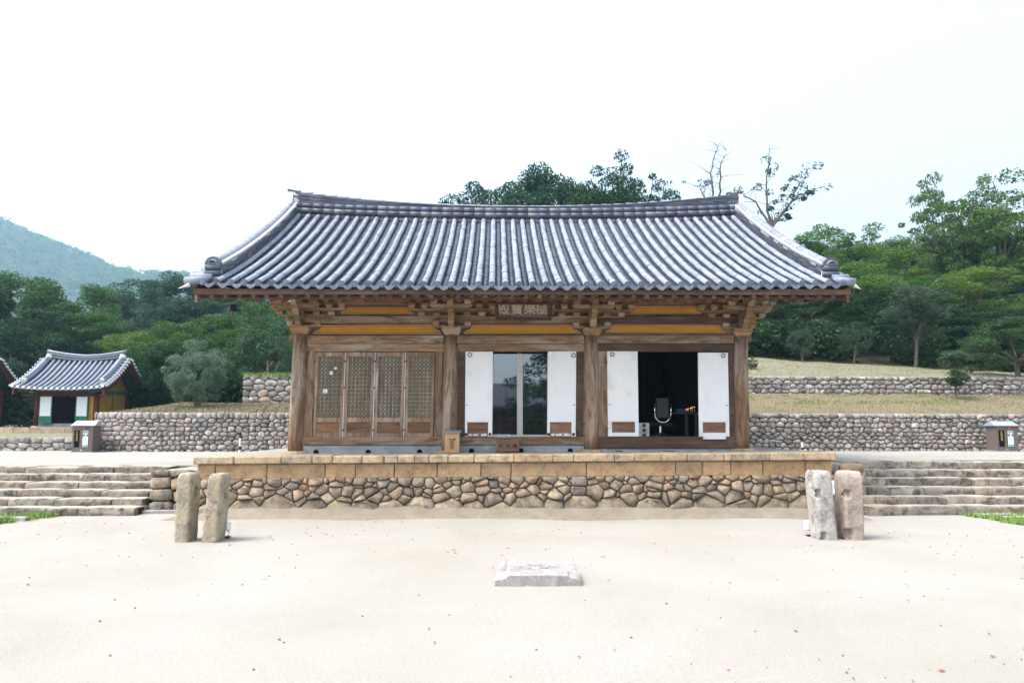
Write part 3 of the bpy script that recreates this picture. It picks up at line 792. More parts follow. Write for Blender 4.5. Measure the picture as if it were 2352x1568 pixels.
# painted panels
def panel(name, pts, Y, x_in=2.2, full=True):
    """pts: pixel outline of the ochre field; border lines grow outward"""
    pw = [atY(x, y, Y) for x, y in pts]; P = np.array([(q[0], q[2]) for q in pw]); 
    n = len(P); nrm = []
    for i in range(n):
        a, b, c = P[i-1], P[i], P[(i+1) % n]
        d1 = (b-a)/np.linalg.norm(b-a); d2 = (c-b)/np.linalg.norm(c-b)
        n1 = np.array([-d1[1], d1[0]]); n2 = np.array([-d2[1], d2[0]]); m = n1+n2; m = m/max(np.dot(m, n1), .5)
        nrm.append(m)
    nrm = np.array(nrm); sgn = 1
    if area([tuple(p+.01*q) for p, q in zip(P, nrm)]) < area([tuple(p) for p in P]): sgn = -1
    root = None
    for k, (mt, off, dy, nm) in enumerate((('orange', -.034, .0, name), ('black', -.023, .003, 'black_line'), ('white', -.012, .006, 'white_line'), ('redline', .02, .009, 'red_border'))):
        Q = P+sgn*nrm*off; mb = MB()
        mb.prism([tuple(q) for q in Q], Y+dy, Y+dy+.004)
        o = mb.build(nm, M_[mt], hall if root is None else root)
        if root is None: root = o
panel('painted_panel', [c3(*q) for q in ((380, 452), (402, 428), (440, 415), (462, 378), (1402, 372), (1418, 412), (1452, 424), (1472, 455))], -.02)
panel('painted_panel', [c4(*q) for q in ((305, 452), (330, 424), (362, 412), (385, 376), (1225, 374), (1240, 408), (1275, 424), (1303, 448))], -.02)
panel('painted_panel', [c5(*q) for q in ((148, 442), (170, 420), (196, 410), (215, 376), (1122, 376), (1138, 408), (1165, 424), (1185, 446))], -.02)
panel('painted_panel', [c3(*q) for q in ((616, 287), (632, 262), (668, 226), (1192, 228), (1208, 258), (1244, 286))], -.02)
panel('painted_panel', [c5(*q) for q in ((357, 284), (378, 256), (402, 220), (926, 220), (946, 256), (970, 284))], -.02)
panel('painted_panel', [c4(*q) for q in ((530, 285), (560, 255), (575, 226), (1035, 226), (1050, 255), (1078, 285))], -.02)
qb('painted_panel', M_['orange'], bay_quad(c3, 150, 215, 325, 165, 222, 357), .15, .02, None, 0)
qb('painted_panel', M_['orange'], bay_quad(c5, 1340, 1420, 328, 1340, 1410, 365), .15, .02, None, 0)

# brackets
def soro(mb, x, z0, z1, w, y0, y1, m=0):
    h = z1-z0; zm = z0+h*.45
    a = w/2; b = w*.34
    mb.hexa([((x+a if k & 1 else x-a), (y1 if k & 2 else y0), (z1 if k & 4 else zm)) for k in range(8)], m, .006)
    mb.hexa([((x+(a if k & 4 else b)*(1 if k & 1 else -1)), (y1-.02 if k & 2 else y0+(.0 if k & 4 else .02)), (zm-.001 if k & 4 else z0)) for k in range(8)], m)
def arm(mb, x, half, z0, z1, y0, y1, m=0):
    pts = [(x-half, z1), (x-half, lerp(z0, z1, .55)), (x-half*.92, lerp(z0, z1, .25)), (x-half*.7, z0), (x+half*.7, z0), (x+half*.92, lerp(z0, z1, .25)), (x+half, lerp(z0, z1, .55)), (x+half, z1)]
    mb.prism(pts, y0, y1, m)
def tongue(mb, x, w, z0, z1, y_tip, lift, m=0):
    h = z1-z0
    pts = [(.1, z1), (y_tip+.14, z1), (y_tip+.04, z1+lift), (y_tip, z1+lift-.02), (y_tip+.02, z1-h*.35+lift*.6), (y_tip+.09, z0+h*.28), (y_tip+.2, z0+h*.08), (y_tip+.3, z0), (.1, z0)]
    mb.prismx(pts, x-w/2, x+w/2, m)
Z = {y: zl(643.1+y*.27343, -.1) for y in (140, 195, 240, 262, 268, 300, 345, 378, 395, 410, 465)}
for i in range(4):
    x = TOPX[i]+.01
    br = link('bracket_set', None, hall); OFF[br.name] = Vector((0, 0, 0)); br.location = -OFF[hall.name]
    mb = MB(); zc0, zc1 = Z[465], Z[395]; zm = lerp(zc0, zc1, .5)
    mb.hexa([((x+.205*(1 if k & 1 else -1)), (.2 if k & 2 else -.205), (zc1 if k & 4 else zm)) for k in range(8)], 0, .01)
    mb.hexa([((x+(.205 if k & 4 else .145)*(1 if k & 1 else -1)), (.2 if k & 4 else .14)*(1 if k & 2 else -1), (zm-.001 if k & 4 else zc0)) for k in range(8)])
    mb.build('capital', M_['wood_pale'], br)
    mb = MB()
    LA, RA = (.70 if i == 0 else 1.0), (.70 if i == 3 else 1.0)
    def arm2(h, z0, z1, ya, yb): arm(mb, x+h*(RA-LA)/2, h*(RA+LA)/2, z0, z1, ya, yb)
    arm2(.43, Z[395]-.01, Z[378], -.075, .06); arm2(.74, Z[300]-.02, Z[300]+.004, -.085, .05); arm2(.95, Z[262]+.0, Z[240], -.08, .05)
    mb.build('bracket_arm', M_['wood_pale'], br)
    for (o, a, b) in [(s*.345, 378, 345) for s in (1, -1)]+[(s*q, 300, 268) for s in (1, -1) for q in (.33, .66)]+[(s*q, 240, 195) for s in (1, -1) for q in (.32, .60, .88)]:
        o *= LA if o < 0 else RA
        mb = MB(); soro(mb, x+o, Z[a]+.003, Z[b], .155, -.12, .05); mb.build('bearing_block', M_['wood_pale'], br)
    mb = MB(); tongue(mb, x, .13, Z[410], Z[345], -.42, .05); mb.build('bracket_tongue', M_['wood_x'], br)
    mb = MB(); tongue(mb, x+.003, .125, Z[345]+.004, Z[262], -.60, .06); mb.build('bracket_tongue', M_['wood_x'], br)
    mb = MB(); tongue(mb, x-.003, .13, Z[262]+.004, Z[195], -.78, .08); mb.build('bracket_tongue', M_['wood_x'], br)
    mb = MB(); arm(mb, x, .46, Z[268]+.02, Z[240]+.02, -.52, -.42)
    for s in (-1, 1): soro(mb, x+s*.36, Z[240]+.024, Z[195], .15, -.56, -.4)
    mb.build('outer_arm', M_['wood_pale'], br)
# blocks between the brackets in each bay, and the purlin on the brackets
for i in range(3):
    n_ = 6
    for k in range(n_):
        x = lerp(TOPX[i]+1.12, TOPX[i+1]-1.12, k/(n_-1)); mb = MB(); soro(mb, x, zl(692), zl(681), .15, -.10, .05); mb.build('bearing_block', M_['wood_red'], hall)
mb = MB(TILT); mb.tube([(-6.1, -.5, 4.52), (6.1, -.5, 4.52)], .10, 12); mb.build('eave_purlin', M_['wood_red'], hall, True)

# signboard
sg = thing('signboard', tuple(atY(1199, 735, -.45)), 'dark wooden signboard with four pale characters under the eave', 'signboard')
SY = -.46
Qs = [c4(572, 188), c4(1058, 190), c4(1048, 338), c4(578, 336)]
mb = MB()
for s0, s1, t0, t1 in ((0, 1, 0, .12), (0, 1, .84, 1), (0, .065, .12, .84), (.935, 1, .12, .84)): mb.qbox(sub(Qs, s0, s1, t0, t1), SY, .06, c=.008)
mb.build('sign_frame', M_['maroon_sign'], sg)
mb = MB(); mb.qbox(sub(Qs, .06, .94, .1, .86), SY+.025, .02); mb.build('sign_field', M_['signboard'], sg)
for ch, cx_ in zip('殿寶樂極', (646, 758, 868, 966)):
    q = atY(*c4(cx_, 250), SY+.018)
    text('character', ch, .275, M_['signtext'], (q[0], q[1], q[2]), sg, .006, .001, (.98, .95, 1))

# ------------------------------------------------------------------ roof
EY, RY = -1.9, 3.5
def zroof(Y, X=0.0):
    t = (Y-EY)/(RY-EY)
    z = 4.44+2.99*t-.17*4*t*(1-t)
    e = (abs(X)/6.2)**2.6
    return z+e*(.05+.10*t)
def slope(Y, X=0.0): return math.atan2(zroof(Y+.02, X)-zroof(Y-.02, X), .04)
def walk(Y0, Y1, step):
    out = []; Y = Y0
    while Y < Y1:
        out.append(Y); Y += step*math.cos(slope(Y))
    return out
roof = None
mb = MB(TILT)
ysr = frange(EY+.04, RY, 22); xs = frange(-6.45, 6.45, 27)
for (dz, ) in ((-.06,),):
    v = [(x, y, zroof(y, x)+dz) for y in ysr for x in xs]; nx = len(xs)
    f = [(j*nx+i, j*nx+i+1, (j+1)*nx+i+1, (j+1)*nx+i) for j in range(len(ysr)-1) for i in range(nx-1)]
    mb.add(v, f)
    v = [(x, 2*RY-y, zroof(y, x)+.06) for y in ysr for x in xs]; mb.add(v, f)
roof = mb.build('roof', M_['tile_dark'], hall, True)
OFF[roof.name] = Vector((0, 0, 0))
mb = MB(TILT)          # boarding under the tiles
v = []; ysb = frange(EY+.05, .6, 8)
xsb = frange(-6.4, 6.4, 20)
for y in ysb:
    for x in xsb: v.append((x, y, zroof(y, x)-.12))
mb.add(v, [(20*j+i, 20*j+i+1, 20*j+i+21, 20*j+i+20) for j in range(len(ysb)-1) for i in range(19)])
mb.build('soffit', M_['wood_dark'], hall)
NR = 48; RX = [-6.2+12.4*i/(NR-1) for i in range(NR)]
# one cover tile
def cover_mesh(name, mat, r0, r1, L, th=.016, n=8):
    mb = MB(); vs = []
    for (yy, rr) in ((0, r0), (L, r1)):
        for j in range(n+1):
            a = math.pi*j/n; vs.append((rr*math.cos(a), yy, rr*math.sin(a)*.95))
    for j in range(n+1):
        a = math.pi*j/n; vs.append(((r0-th)*math.cos(a), 0, (r0-th)*math.sin(a)*.95))
    m = n+1
    mb.add(vs[:2*m], [(j, j+1, m+j+1, m+j) for j in range(n)])
    mb.add(vs[2*m:]+vs[:m], [(j, j+1, m+j+1, m+j) for j in range(n)])
    return mb.mesh(name, mat, True)
cov = cover_mesh('cover_tile', M_['tile'], .064, .0615, .38, .012)
def tl(x, y, z): return (x, y, z+TILT*x)
ST = .335
ROWY = walk(EY, RY-.12, ST)
restmb = MB(TILT)
def addmesh(mb, me, mat4):
    b = len(mb.v)
    for v in me.vertices: mb.v.append(tuple(mat4 @ v.co))
    for p in me.polygons: mb.f.append(tuple(b+i for i in p.vertices)); mb.m.append(0)
for i, x in enumerate(RX):
    for k, Y in enumerate(ROWY):
        if i in (0, NR-1) and k > 1: continue
        jx = random.uniform(-.006, .006); jz = random.uniform(-.006, .004)
        a = slope(Y, x); z = zroof(Y, x)+jz
        if k < 6: link('cover_tile', cov, roof, tl(x+jx, Y, z), (a, 0, random.uniform(-.012, .012)))
        else: addmesh(restmb, cov, Matrix.Translation((x+jx, Y, z)) @ Matrix.Rotation(a, 4, 'X'))
tag(restmb.build('cover_tiles_above', M_['tile'], roof, True), kind='stuff')
# trough tiles
mb = MB(TILT)
gw = RX[1]-RX[0]
TY = walk(EY+.02, RY-.1, .098)
for i in range(NR-1):
    xc = (RX[i]+RX[i+1])/2
    for Y in TY:
        a = slope(Y, xc); z = zroof(Y, xc)
        ca, sa = math.cos(a-.26), math.sin(a-.26)
        L = .125; n = 4; vs = []
        tz = .030+random.uniform(-.004, .004)
        for (yy, off) in ((0, 0), (L, 0), (0, -.030)):
            for j in range(n+1):
                q = j/n*2-1; xx = xc+q*gw*.42; h = -.075*(1-q*q)+off
                vs.append((xx, Y+yy*ca-h*sa*.5, z+tz+yy*sa+h*ca-.01))
        m = n+1
        mb.add(vs[:2*m], [(j, j+1, m+j+1, m+j) for j in range(n)]); mb.add(vs[2*m:]+vs[:m], [(j, j+1, m+j+1, m+j) for j in range(n)])
tag(mb.build('trough_tiles', M_['tile_flat'], roof, False), kind='stuff')
# eave caps and drip tiles
capm = MB(); capm.lathe([(.02, .03), (.068, .03), (.072, .0), (.062, -.012), (.056, -.004), (.04, -.004), (.034, -.014), (.012, -.014)], (0, 0, 0), 16, axis='y')
capme = capm.mesh('eave_cap_tile', M_['tile_end'], False)
dm = MB(); pts = []
for j in range(9): q = j/8*2-1; pts.append((q*.112, .012+(-.055)*(1-q*q)))
for j in range(9):
    q = 1-j/8*2; pts.append((q*.110, -.035-.085*(1-abs(q)**2.2)-(.012 if j == 4 else 0)))
dm.prism(pts, -.012, .012); dripme = dm.mesh('drip_tile', M_['tile_end'], False)
for i, x in enumerate(RX):
    link('eave_cap_tile', capme, roof, tl(x, EY-.01, zroof(EY, x)+.002), (R(-8), random.uniform(0, 6), 0))
    if i < NR-1: link('drip_tile', dripme, roof, tl((x+RX[i+1])/2, EY-.005, zroof(EY, x)+.002), (R(-10), 0, 0))
# main ridge
def ridge_z(x): return 7.40+.14*(abs(x)/6.2)**2.2, 7.80+.40*(abs(x)/6.2)**2.2
mb = MB(TILT); seg = 42
for r_, fz, yy in ((.085, .05, -.17), (.08, .20, -.135)):
    pts = []
    for k in range(seg+1):
        x = lerp(-6.15, 6.15, k/seg); a, b = ridge_z(x); pts.append((x, RY+yy, a+fz))
    for k in range(seg):
        mb.tube([pts[k], lerp(Vector(pts[k]), Vector(pts[k+1]), .995)], [r_, r_*.95], 8)
mb.build('ridge_roll_tiles', M_['tile_dark'], roof, True)
mb = MB(TILT)
for L in range(7):
    x = -6.15+random.uniform(0, .2)
    while x < 6.1:
        w = min(random.uniform(.26, .36), 6.16-x)
        for_ = []
        a0, b0 = ridge_z(x); a1, b1 = ridge_z(x+w)
        t0, t1 = L/7, (L+.72)/7
        dy = random.uniform(-.012, .012)-.01*(L % 2)
        z00, z01 = lerp(a0+.25, b0-.06, t0), lerp(a0+.25, b0-.06, t1); z10, z11 = lerp(a1+.25, b1-.06, t0), lerp(a1+.25, b1-.06, t1)
        mb.hexa([((x+w-.004 if k & 1 else x), (RY+.12 if k & 2 else RY-.13+dy), ((z11 if k & 1 else z01) if k & 4 else (z10 if k & 1 else z00))) for k in range(8)])
        x += w
o = mb.build('ridge_course_tiles', M_['tile_dark'], roof); tag(o, kind='stuff')
mb = MB(TILT)
v = []
for k in range(seg+1):
    x = lerp(-6.12, 6.12, k/seg); a, b = ridge_z(x)
    for yy, z in ((-.1, a-.2), (-.1, b-.07), (.1, b-.07), (.1, a-.2)): v.append((x, RY+yy, z))
mb.add(v, [(4*k+j, 4*k+4+j, 4*k+5+j, 4*k+1+j) for k in range(seg) for j in range(3)])
mb.build('ridge_core', M_['mortar'], roof)
topme = cover_mesh('ridge_cap_tile', M_['tile'], .075, .07, .34)
for k in range(38):
    x = lerp(-6.3, 6.0, k/37); a, b = ridge_z(x+.16); a2, b2 = ridge_z(x+.33); a1, b1 = ridge_z(x)
    link('ridge_cap_tile', topme, roof, tl(x, RY, b1-.075), (0, math.atan2(b1-b2, .33), R(-90)) if False else Matrix(((0, 1, 0), (-1, 0, 0), (0, 0, 1))).to_4x4().to_euler())
    o = bpy.data.objects[-1] if False else None
for s in (-1, 1):            # mortared ridge ends with an upturned tip
    x = 6.2*s; a, b = ridge_z(6.2); mb = MB(TILT)
    pts = [(RY-.17, a-.02), (RY-.16, a+.35), (RY-.1, b-.08), (RY+.1, b-.08), (RY+.16, a+.35), (RY+.17, a-.02)]
    mb.prismx(pts, x-.07, x+.07); mb.build('ridge_end', M_['mortar'], roof)
    mb = MB(TILT); mb.hexa([((x+s*(.10 if k & 1 else -.25)), RY+(.1 if k & 2 else -.1)*(1 if k & 1 else .8), b-.07+(.05 if k & 1 else -.02)+(.03 if k & 4 else 0)) for k in range(8)])
    mb.build('ridge_tip_tile', M_['tile_dark'], roof)
# descending ridges along both gables
for s in (-1, 1):
    xr = 6.13*s
    ys_ = walk(EY+.42, RY-.1, .30)
    mb = MB(TILT); core = MB(TILT)
    for L in range(6):
        off = random.uniform(0, .15)
        for Y in walk(EY+.42+off*.3, RY-.12, .29):
            a = slope(Y, xr); d = Vector((0, math.cos(a), math.sin(a))); nrm = Vector((0, -math.sin(a), math.cos(a)))
            w = .31-.012*L+random.uniform(-.012, .012)
            c0 = Vector((xr, Y, zroof(Y, xr)))+nrm*(.05+L*.037); mb.beam(c0, c0+d*.282, w, .03)
    tag(mb.build('verge_ridge_courses', M_['tile_dark'] if s < 0 else M_['tile_flat'], roof), kind='stuff')
    for Y in ys_:
        a = slope(Y, xr); d = Vector((0, math.cos(a), math.sin(a))); nrm = Vector((0, -math.sin(a), math.cos(a)))
        c0 = Vector((xr, Y, zroof(Y, xr)))+nrm*.15; core.beam(c0-d*.02, c0+d*.31, .26, .26)
    core.build('verge_ridge_core', M_['mortar'], roof)
    vme = bpy.data.meshes.get('verge_cap_tile') or cover_mesh('verge_cap_tile', M_['tile'], .088, .083, .36)
    for Y in walk(EY+.36, RY-.2, .315):
        a = slope(Y, xr); nrm = Vector((0, -math.sin(a), math.cos(a))); c0 = Vector((xr, Y, zroof(Y, xr)))+nrm*.27
        link('verge_cap_tile', vme, roof, tl(*c0), (a, 0, 0))
    fme = bpy.data.meshes.get('verge_flat_tile')
    if not fme:
        q = MB(); q.beam((0, 0, 0), (0, .315, 0), .35, .02, c=.004); fme = q.mesh('verge_flat_tile', M_['tile'])
    for Y in walk(EY+.40, RY-.2, .325):
        a = slope(Y, xr); nrm = Vector((0, -math.sin(a), math.cos(a))); c0 = Vector((xr, Y, zroof(Y, xr)))+nrm*.265
        link('verge_flat_tile', fme, roof, tl(*c0), (a, random.uniform(-.02, .02), 0))
    # end of the descending ridge
    Y0 = EY+.30; z0 = zroof(Y0, xr)
    mb = MB(TILT); mb.box(xr-.12, xr+.12, Y0+.02, Y0+.2, z0-.02, z0+.36, c=.03); mb.build('verge_ridge_end', M_['mortar'], roof)
    for k in range(2):
        mb = MB(TILT); mb.tube([(xr-.15, Y0+.0, z0+.10+k*.115), (xr+.15, Y0+.0, z0+.10+k*.115)], .058, 10); mb.build('end_roll_tile', M_['tile_dark'], roof, True)
    mb = MB(TILT)
    arc = [(xr+.16*math.cos(t), z0+.28+.15*math.sin(t)) for t in frange(0, math.pi, 11)]+[(xr-.12, z0+.28), (xr-.08, z0+.33), (xr+.08, z0+.33), (xr+.12, z0+.28)]
    mb.prism(arc, Y0-.03, Y0+.07); mb.build('end_crest_tile', M_['tile_dark'], roof)
    # verge tiles lying crosswise beyond the ridge
    for k, Y in enumerate(walk(EY+.05, RY-.2, .27)):
        a = slope(Y, xr); mb = MB(TILT); z = zroof(Y, xr)
        mb.tube([(xr+s*.0, Y, z+.03), (xr+s*(.42 if s < 0 else .34), Y, z+.0+.02*(k % 2))], [.075, .08], 10); mb.build('verge_tile', M_['tile'], roof, True)
    mb = MB(TILT)
    mb.tube([(xr+s*.30, EY-.02, zroof(EY, xr)-.06), (xr+s*(.50 if s < 0 else .40), EY-.05, zroof(EY, xr)-.14)], [.04, .004], 6); mb.build('verge_drip_tile', M_['mortar'], roof)
    # barge board
    mb = MB(TILT)
    P0 = frange(EY+.1, RY, 12); v = []
    for y in P0:
        z = zroof(y, xr); v += [(s*6.33, y, z-.08), (s*6.38, y, z-.08), (s*6.38, y, z-.42), (s*6.33, y, z-.42)]
    mb.add(v, [(4*k+j, 4*k+4+j, 4*k+4+(j+1) % 4, 4*k+(j+1) % 4) for k in range(len(P0)-1) for j in range(4)]+[(0, 1, 2, 3)])
    mb.build('barge_board', M_['wood_red'], hall)
# eave timber
ze = zl(668, -1.83)
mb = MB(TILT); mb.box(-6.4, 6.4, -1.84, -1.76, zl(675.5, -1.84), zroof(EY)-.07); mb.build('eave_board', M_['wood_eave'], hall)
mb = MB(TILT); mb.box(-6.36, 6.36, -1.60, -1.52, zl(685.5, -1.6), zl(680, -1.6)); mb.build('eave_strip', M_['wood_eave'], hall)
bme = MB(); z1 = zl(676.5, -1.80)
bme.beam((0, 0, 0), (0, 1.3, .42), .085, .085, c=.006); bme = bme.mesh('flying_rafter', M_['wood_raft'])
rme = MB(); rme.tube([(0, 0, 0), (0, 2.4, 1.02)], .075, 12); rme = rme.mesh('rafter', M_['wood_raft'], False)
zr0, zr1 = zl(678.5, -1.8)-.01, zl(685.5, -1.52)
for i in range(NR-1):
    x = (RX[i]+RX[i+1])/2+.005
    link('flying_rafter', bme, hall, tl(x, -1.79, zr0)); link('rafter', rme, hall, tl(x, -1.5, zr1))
# wind bell under the left eave corner
wb = thing('wind_bell', tuple(atY(535, 716, -1.3)), 'small bronze wind bell hanging under the left eave end', 'bell')
q = atY(535, 709, -1.3); mb = MB()
mb.lathe([(.01, .085), (.05, .08), (.07, .04), (.078, -.05), (.09, -.07), (.07, -.07)], (q[0], q[1], q[2]), 14); mb.build('bell', M_['iron'], wb, True)
mb = MB(); mb.tube([(q[0], q[1], q[2]+.08), (q[0], q[1], q[2]+.30)], .006, 5); mb.build('chain', M_['iron'], wb)
mb = MB(); mb.tube([(q[0], q[1], q[2]-.05), (q[0], q[1], q[2]-.12)], .012, 6); mb.build('clapper', M_['iron'], wb)

# ------------------------------------------------------------------ things on the platform and in the rooms
q0 = atY(1022, 990, -.45); q1 = atY(1054, 1043, -.45); zp = PZ(-1.5)+.014
bx = thing('wooden_offering_box', ((q0[0]+q1[0])/2, -.3, zp), 'narrow upright orange wooden offering box with grey lid beside the second column', 'offering box')
cx_ = (q0[0]+q1[0])/2; hh = 1.155-.0
w_ = .155; zt = atY(1038, 994, -.42)[2]
mb = MB(); mb.box(cx_-w_, cx_+w_, -.42, -.18, zp, zt, c=.006); mb.build('body', M_['boxwood'], bx)
mb = MB(); mb.hexa([((cx_+(w_+.03 if k & 1 else -w_-.03)), (-.16 if k & 2 else -.45), zt+.001+(.02 if k & 4 else 0)+(.05 if k & 2 else 0)) for k in range(8)], c=.004); mb.build('lid', M_['roofmetal'], bx)
mb = MB(); mb.lathe([(.012, 0), (.014, .015), (.006, .02)], (cx_, -.40, zt+.035), 8); mb.build('padlock', M_['chrome'], bx)
mb = MB(); zz = lerp(zp, zt, .68)
mb.prism([(cx_-.075, zz+.02), (cx_-.0, zz), (cx_+.07, zz+.025), (cx_+.075, zz-.015), (cx_+.0, zz-.01), (cx_-.05, zz-.035), (cx_-.02, zz-.005), (cx_-.08, zz+.005)], -.424, -.421)
for a in (((cx_-.04, cx_-.034), (zz-.19, zz-.03)), ((cx_+.034, cx_+.04), (zz-.19, zz-.03)), ((cx_-.04, cx_+.04), (zz-.196, zz-.19)), ((cx_-.04, cx_+.04), (zz-.036, zz-.03))):
    mb.box(a[0][0], a[0][1], -.424, -.4205, a[1][0], a[1][1])
mb.build('emblem', M_['ink'], bx)
for k, ch in enumerate('福田函'): text('character', ch, .045, M_['ink'], (cx_, -.424, zz-.065-.048*k), bx, .001)
b2 = thing('brown_offering_box', tuple(atY(1166, 1040, -.5)), 'wide brown wooden box with three dark characters below the glass doors', 'offering box')
q0, q1 = atY(1139, 1009, -.5), atY(1193, 1040, -.5); zp = PZ(0)+.014
mb = MB(); mb.box(q0[0], q1[0], -.5, -.2, zp+.02, q0[2], c=.008); mb.build('body', M_['boxdark'], b2)
mb = MB()
mb.box(q0[0]+.02, q0[0]+.07, -.48, -.22, zp, zp+.019); mb.box(q1[0]-.07, q1[0]-.02, -.48, -.22, zp, zp+.019); mb.build('foot', M_['boxdark'], b2)
mb = MB(); mb.box((q0[0]+q1[0])/2-.12, (q0[0]+q1[0])/2+.12, -.36, -.33, q0[2]-.006, q0[2]+.003); mb.build('slot_shade', M_['hole'], b2)
for ch, px in zip('函田福', (622, 682, 742)):
    q = atY(*c4(px, 1393), -.504); text('character', ch, .095, M_['ink'], tuple(q), b2, .001, .002)
st = thing('notice_strip', tuple(atY(1154, 1001, -.02)), 'small white strip notice with arrow at the foot of the glass doors', 'notice')
mb = MB(); mb.qbox(bay_quad(c4, 562, 700, 1296, 560, 700, 1318), -.012, .006); mb.build('card', M_['cream'], st)
q = atY(*c4(620, 1307), -.014); text('writing', '옆문을 이용하세요', .040, M_['green'], tuple(q), st, .001, .001)
q = atY(*c4(681, 1309), -.014); mb = MB(); mb.prism([(q[0]-.03, q[2]-.005), (q[0]+.01, q[2]-.005), (q[0]+.01, q[2]-.012), (q[0]+.035, q[2]), (q[0]+.01, q[2]+.012), (q[0]+.01, q[2]+.005), (q[0]-.03, q[2]+.005)], -.0145, -.013); mb.build('arrow', M_['black'], st)
# right room: chair, drawers, table
FZ = 1.46
cY = .55
def P5(x, y, Y): return atY(*c5(x, y), Y)
ch = thing('office_chair', (P5(635, 1300, cY)[0], cY, FZ), 'black office chair with bright metal back frame inside the dark doorway', 'chair')
l, r_ = P5(570, 1030, cY), P5(707, 1035, cY); bz = P5(640, 1195, cY)[2]; xm = (l[0]+r_[0])/2; hw = (r_[0]-l[0])/2
pts = [(l[0], cY, l[2]), (l[0], cY, bz+.22)]+[(xm-hw*math.cos(t), cY, bz+.2-.2*math.sin(t)) for t in frange(0, math.pi, 11)]+[(r_[0], cY, bz+.22), (r_[0], cY, r_[2])]
mb = MB(); mb.tube(pts, .016, 8); mb.build('back_frame', M_['chrome'], ch, True)
mb = MB(); mb.box(xm-hw+.03, xm+hw-.03, cY+.02, cY+.08, bz+.08, l[2]+.12, c=.03); mb.build('backrest', M_['blackplastic'], ch)
for zz in (l[2]-.10, bz+.24):
    for xx in (l[0], r_[0]):
        mb = MB(); mb.tube([(xx, cY, zz-.015), (xx, cY, zz+.015)], .022, 8); mb.build('clamp', M_['blackplastic'], ch)
mb = MB(); mb.box(xm-.24, xm+.24, cY+.05, cY+.52, bz-.08, bz-.01, c=.03); mb.build('seat', M_['blackplastic'], ch)
mb = MB(); mb.tube([(xm, cY+.25, FZ+.08), (xm, cY+.25, bz-.08)], .03, 8); mb.build('post', M_['chrome'], ch)
for k in range(5):
    a = 2*math.pi*k/5+.3; mb = MB(); mb.tube([(xm, cY+.25, FZ+.1), (xm+.27*math.cos(a), cY+.25+.27*math.sin(a), FZ+.04)], [.025, .018], 6); mb.tube([(xm+.27*math.cos(a), cY+.25+.27*math.sin(a), FZ+.045), (xm+.27*math.cos(a), cY+.25+.27*math.sin(a), FZ)], .022, 6); mb.build('leg', M_['blackplastic'], ch)
dY = .75
a, b = P5(441, 1198, dY), P5(527, 1305, dY)
dr = thing('drawer_cabinet', ((a[0]+b[0])/2, dY, FZ), 'low white drawer cabinet with round dark knobs inside the doorway', 'drawers')
mb = MB(); mb.box(a[0]-.1, b[0], dY, dY+.4, FZ, a[2]); mb.build('carcass', M_['cream'], dr)
hgt = (a[2]-FZ)/3
for k in range(3):
    f_ = MB(); f_.box(a[0]-.09, b[0]-.01, dY-.018, dY-.001, FZ+k*hgt+.006, FZ+(k+1)*hgt-.004, c=.004); d_ = f_.build('drawer', M_['cream'], dr)
    kx = P5(481, 1220, dY)[0]; mb = MB(); mb.lathe([(.045, 0), (.045, -.012), (.03, -.02)], (kx, dY-.019, FZ+(k+.5)*hgt), 14, axis='y'); mb.build('knob', M_['redline'], d_)
tY = 2.0
a, b = P5(745, 1108, tY), P5(960, 1108, tY)
tb = thing('reception_table', ((a[0]+b[0])/2, tY, FZ), 'dark table with grey legs behind the chair in the doorway', 'table')
mb = MB(); mb.box(a[0], b[0]+.4, tY, tY+.7, a[2]-.04, a[2], c=.006); mb.build('table_top', M_['signgrey'], tb)
for px in (845, 925):
    xx = P5(px, 1200, tY)[0]; mb = MB(); mb.box(xx-.03, xx+.03, tY+.05, tY+.11, FZ, a[2]-.041); mb.build('leg', M_['signgrey'], tb)
q = P5(778, 1095, tY); bb = thing('blue_box', (q[0], tY+.15, a[2]), 'small blue box lying on the table in the doorway', 'box')
mb = MB(); mb.box(P5(742, 1, tY)[0], P5(816, 1, tY)[0], tY+.05, tY+.2, a[2]+.001, a[2]+.075, c=.006); mb.build('carton', M_['blueplastic'], bb)
mb = MB(); mb.box(P5(740, 1, tY)[0], P5(818, 1, tY)[0], tY+.045, tY+.205, a[2]+.076, a[2]+.095, c=.004); mb.build('lid', M_['blueplastic'], bb)
cl = thing('candle_tray', (P5(880, 1085, tY)[0], tY+.2, a[2]), 'tray of tiny glowing candles on the table edge', 'candles')
xx = P5(880, 1085, tY)[0]
mb = MB(); mb.box(xx-.12, xx+.14, tY+.08, tY+.3, a[2]+.001, a[2]+.02); mb.build('tray', M_['redline'], cl)
for k in range(7):
    px, py = xx-.1+.035*k, tY+.12+.03*(k % 3); mb = MB(); mb.tube([(px, py, a[2]+.021), (px, py, a[2]+.05+.012*k)], .009, 6); c_ = mb.build('candle', M_['cream'], cl)
    mb = MB(); mb.lathe([(.002, .0), (.008, .008), (.002, .024)], (px, py, a[2]+.053+.012*k), 6); mb.build('flame', M_['flame'], c_)
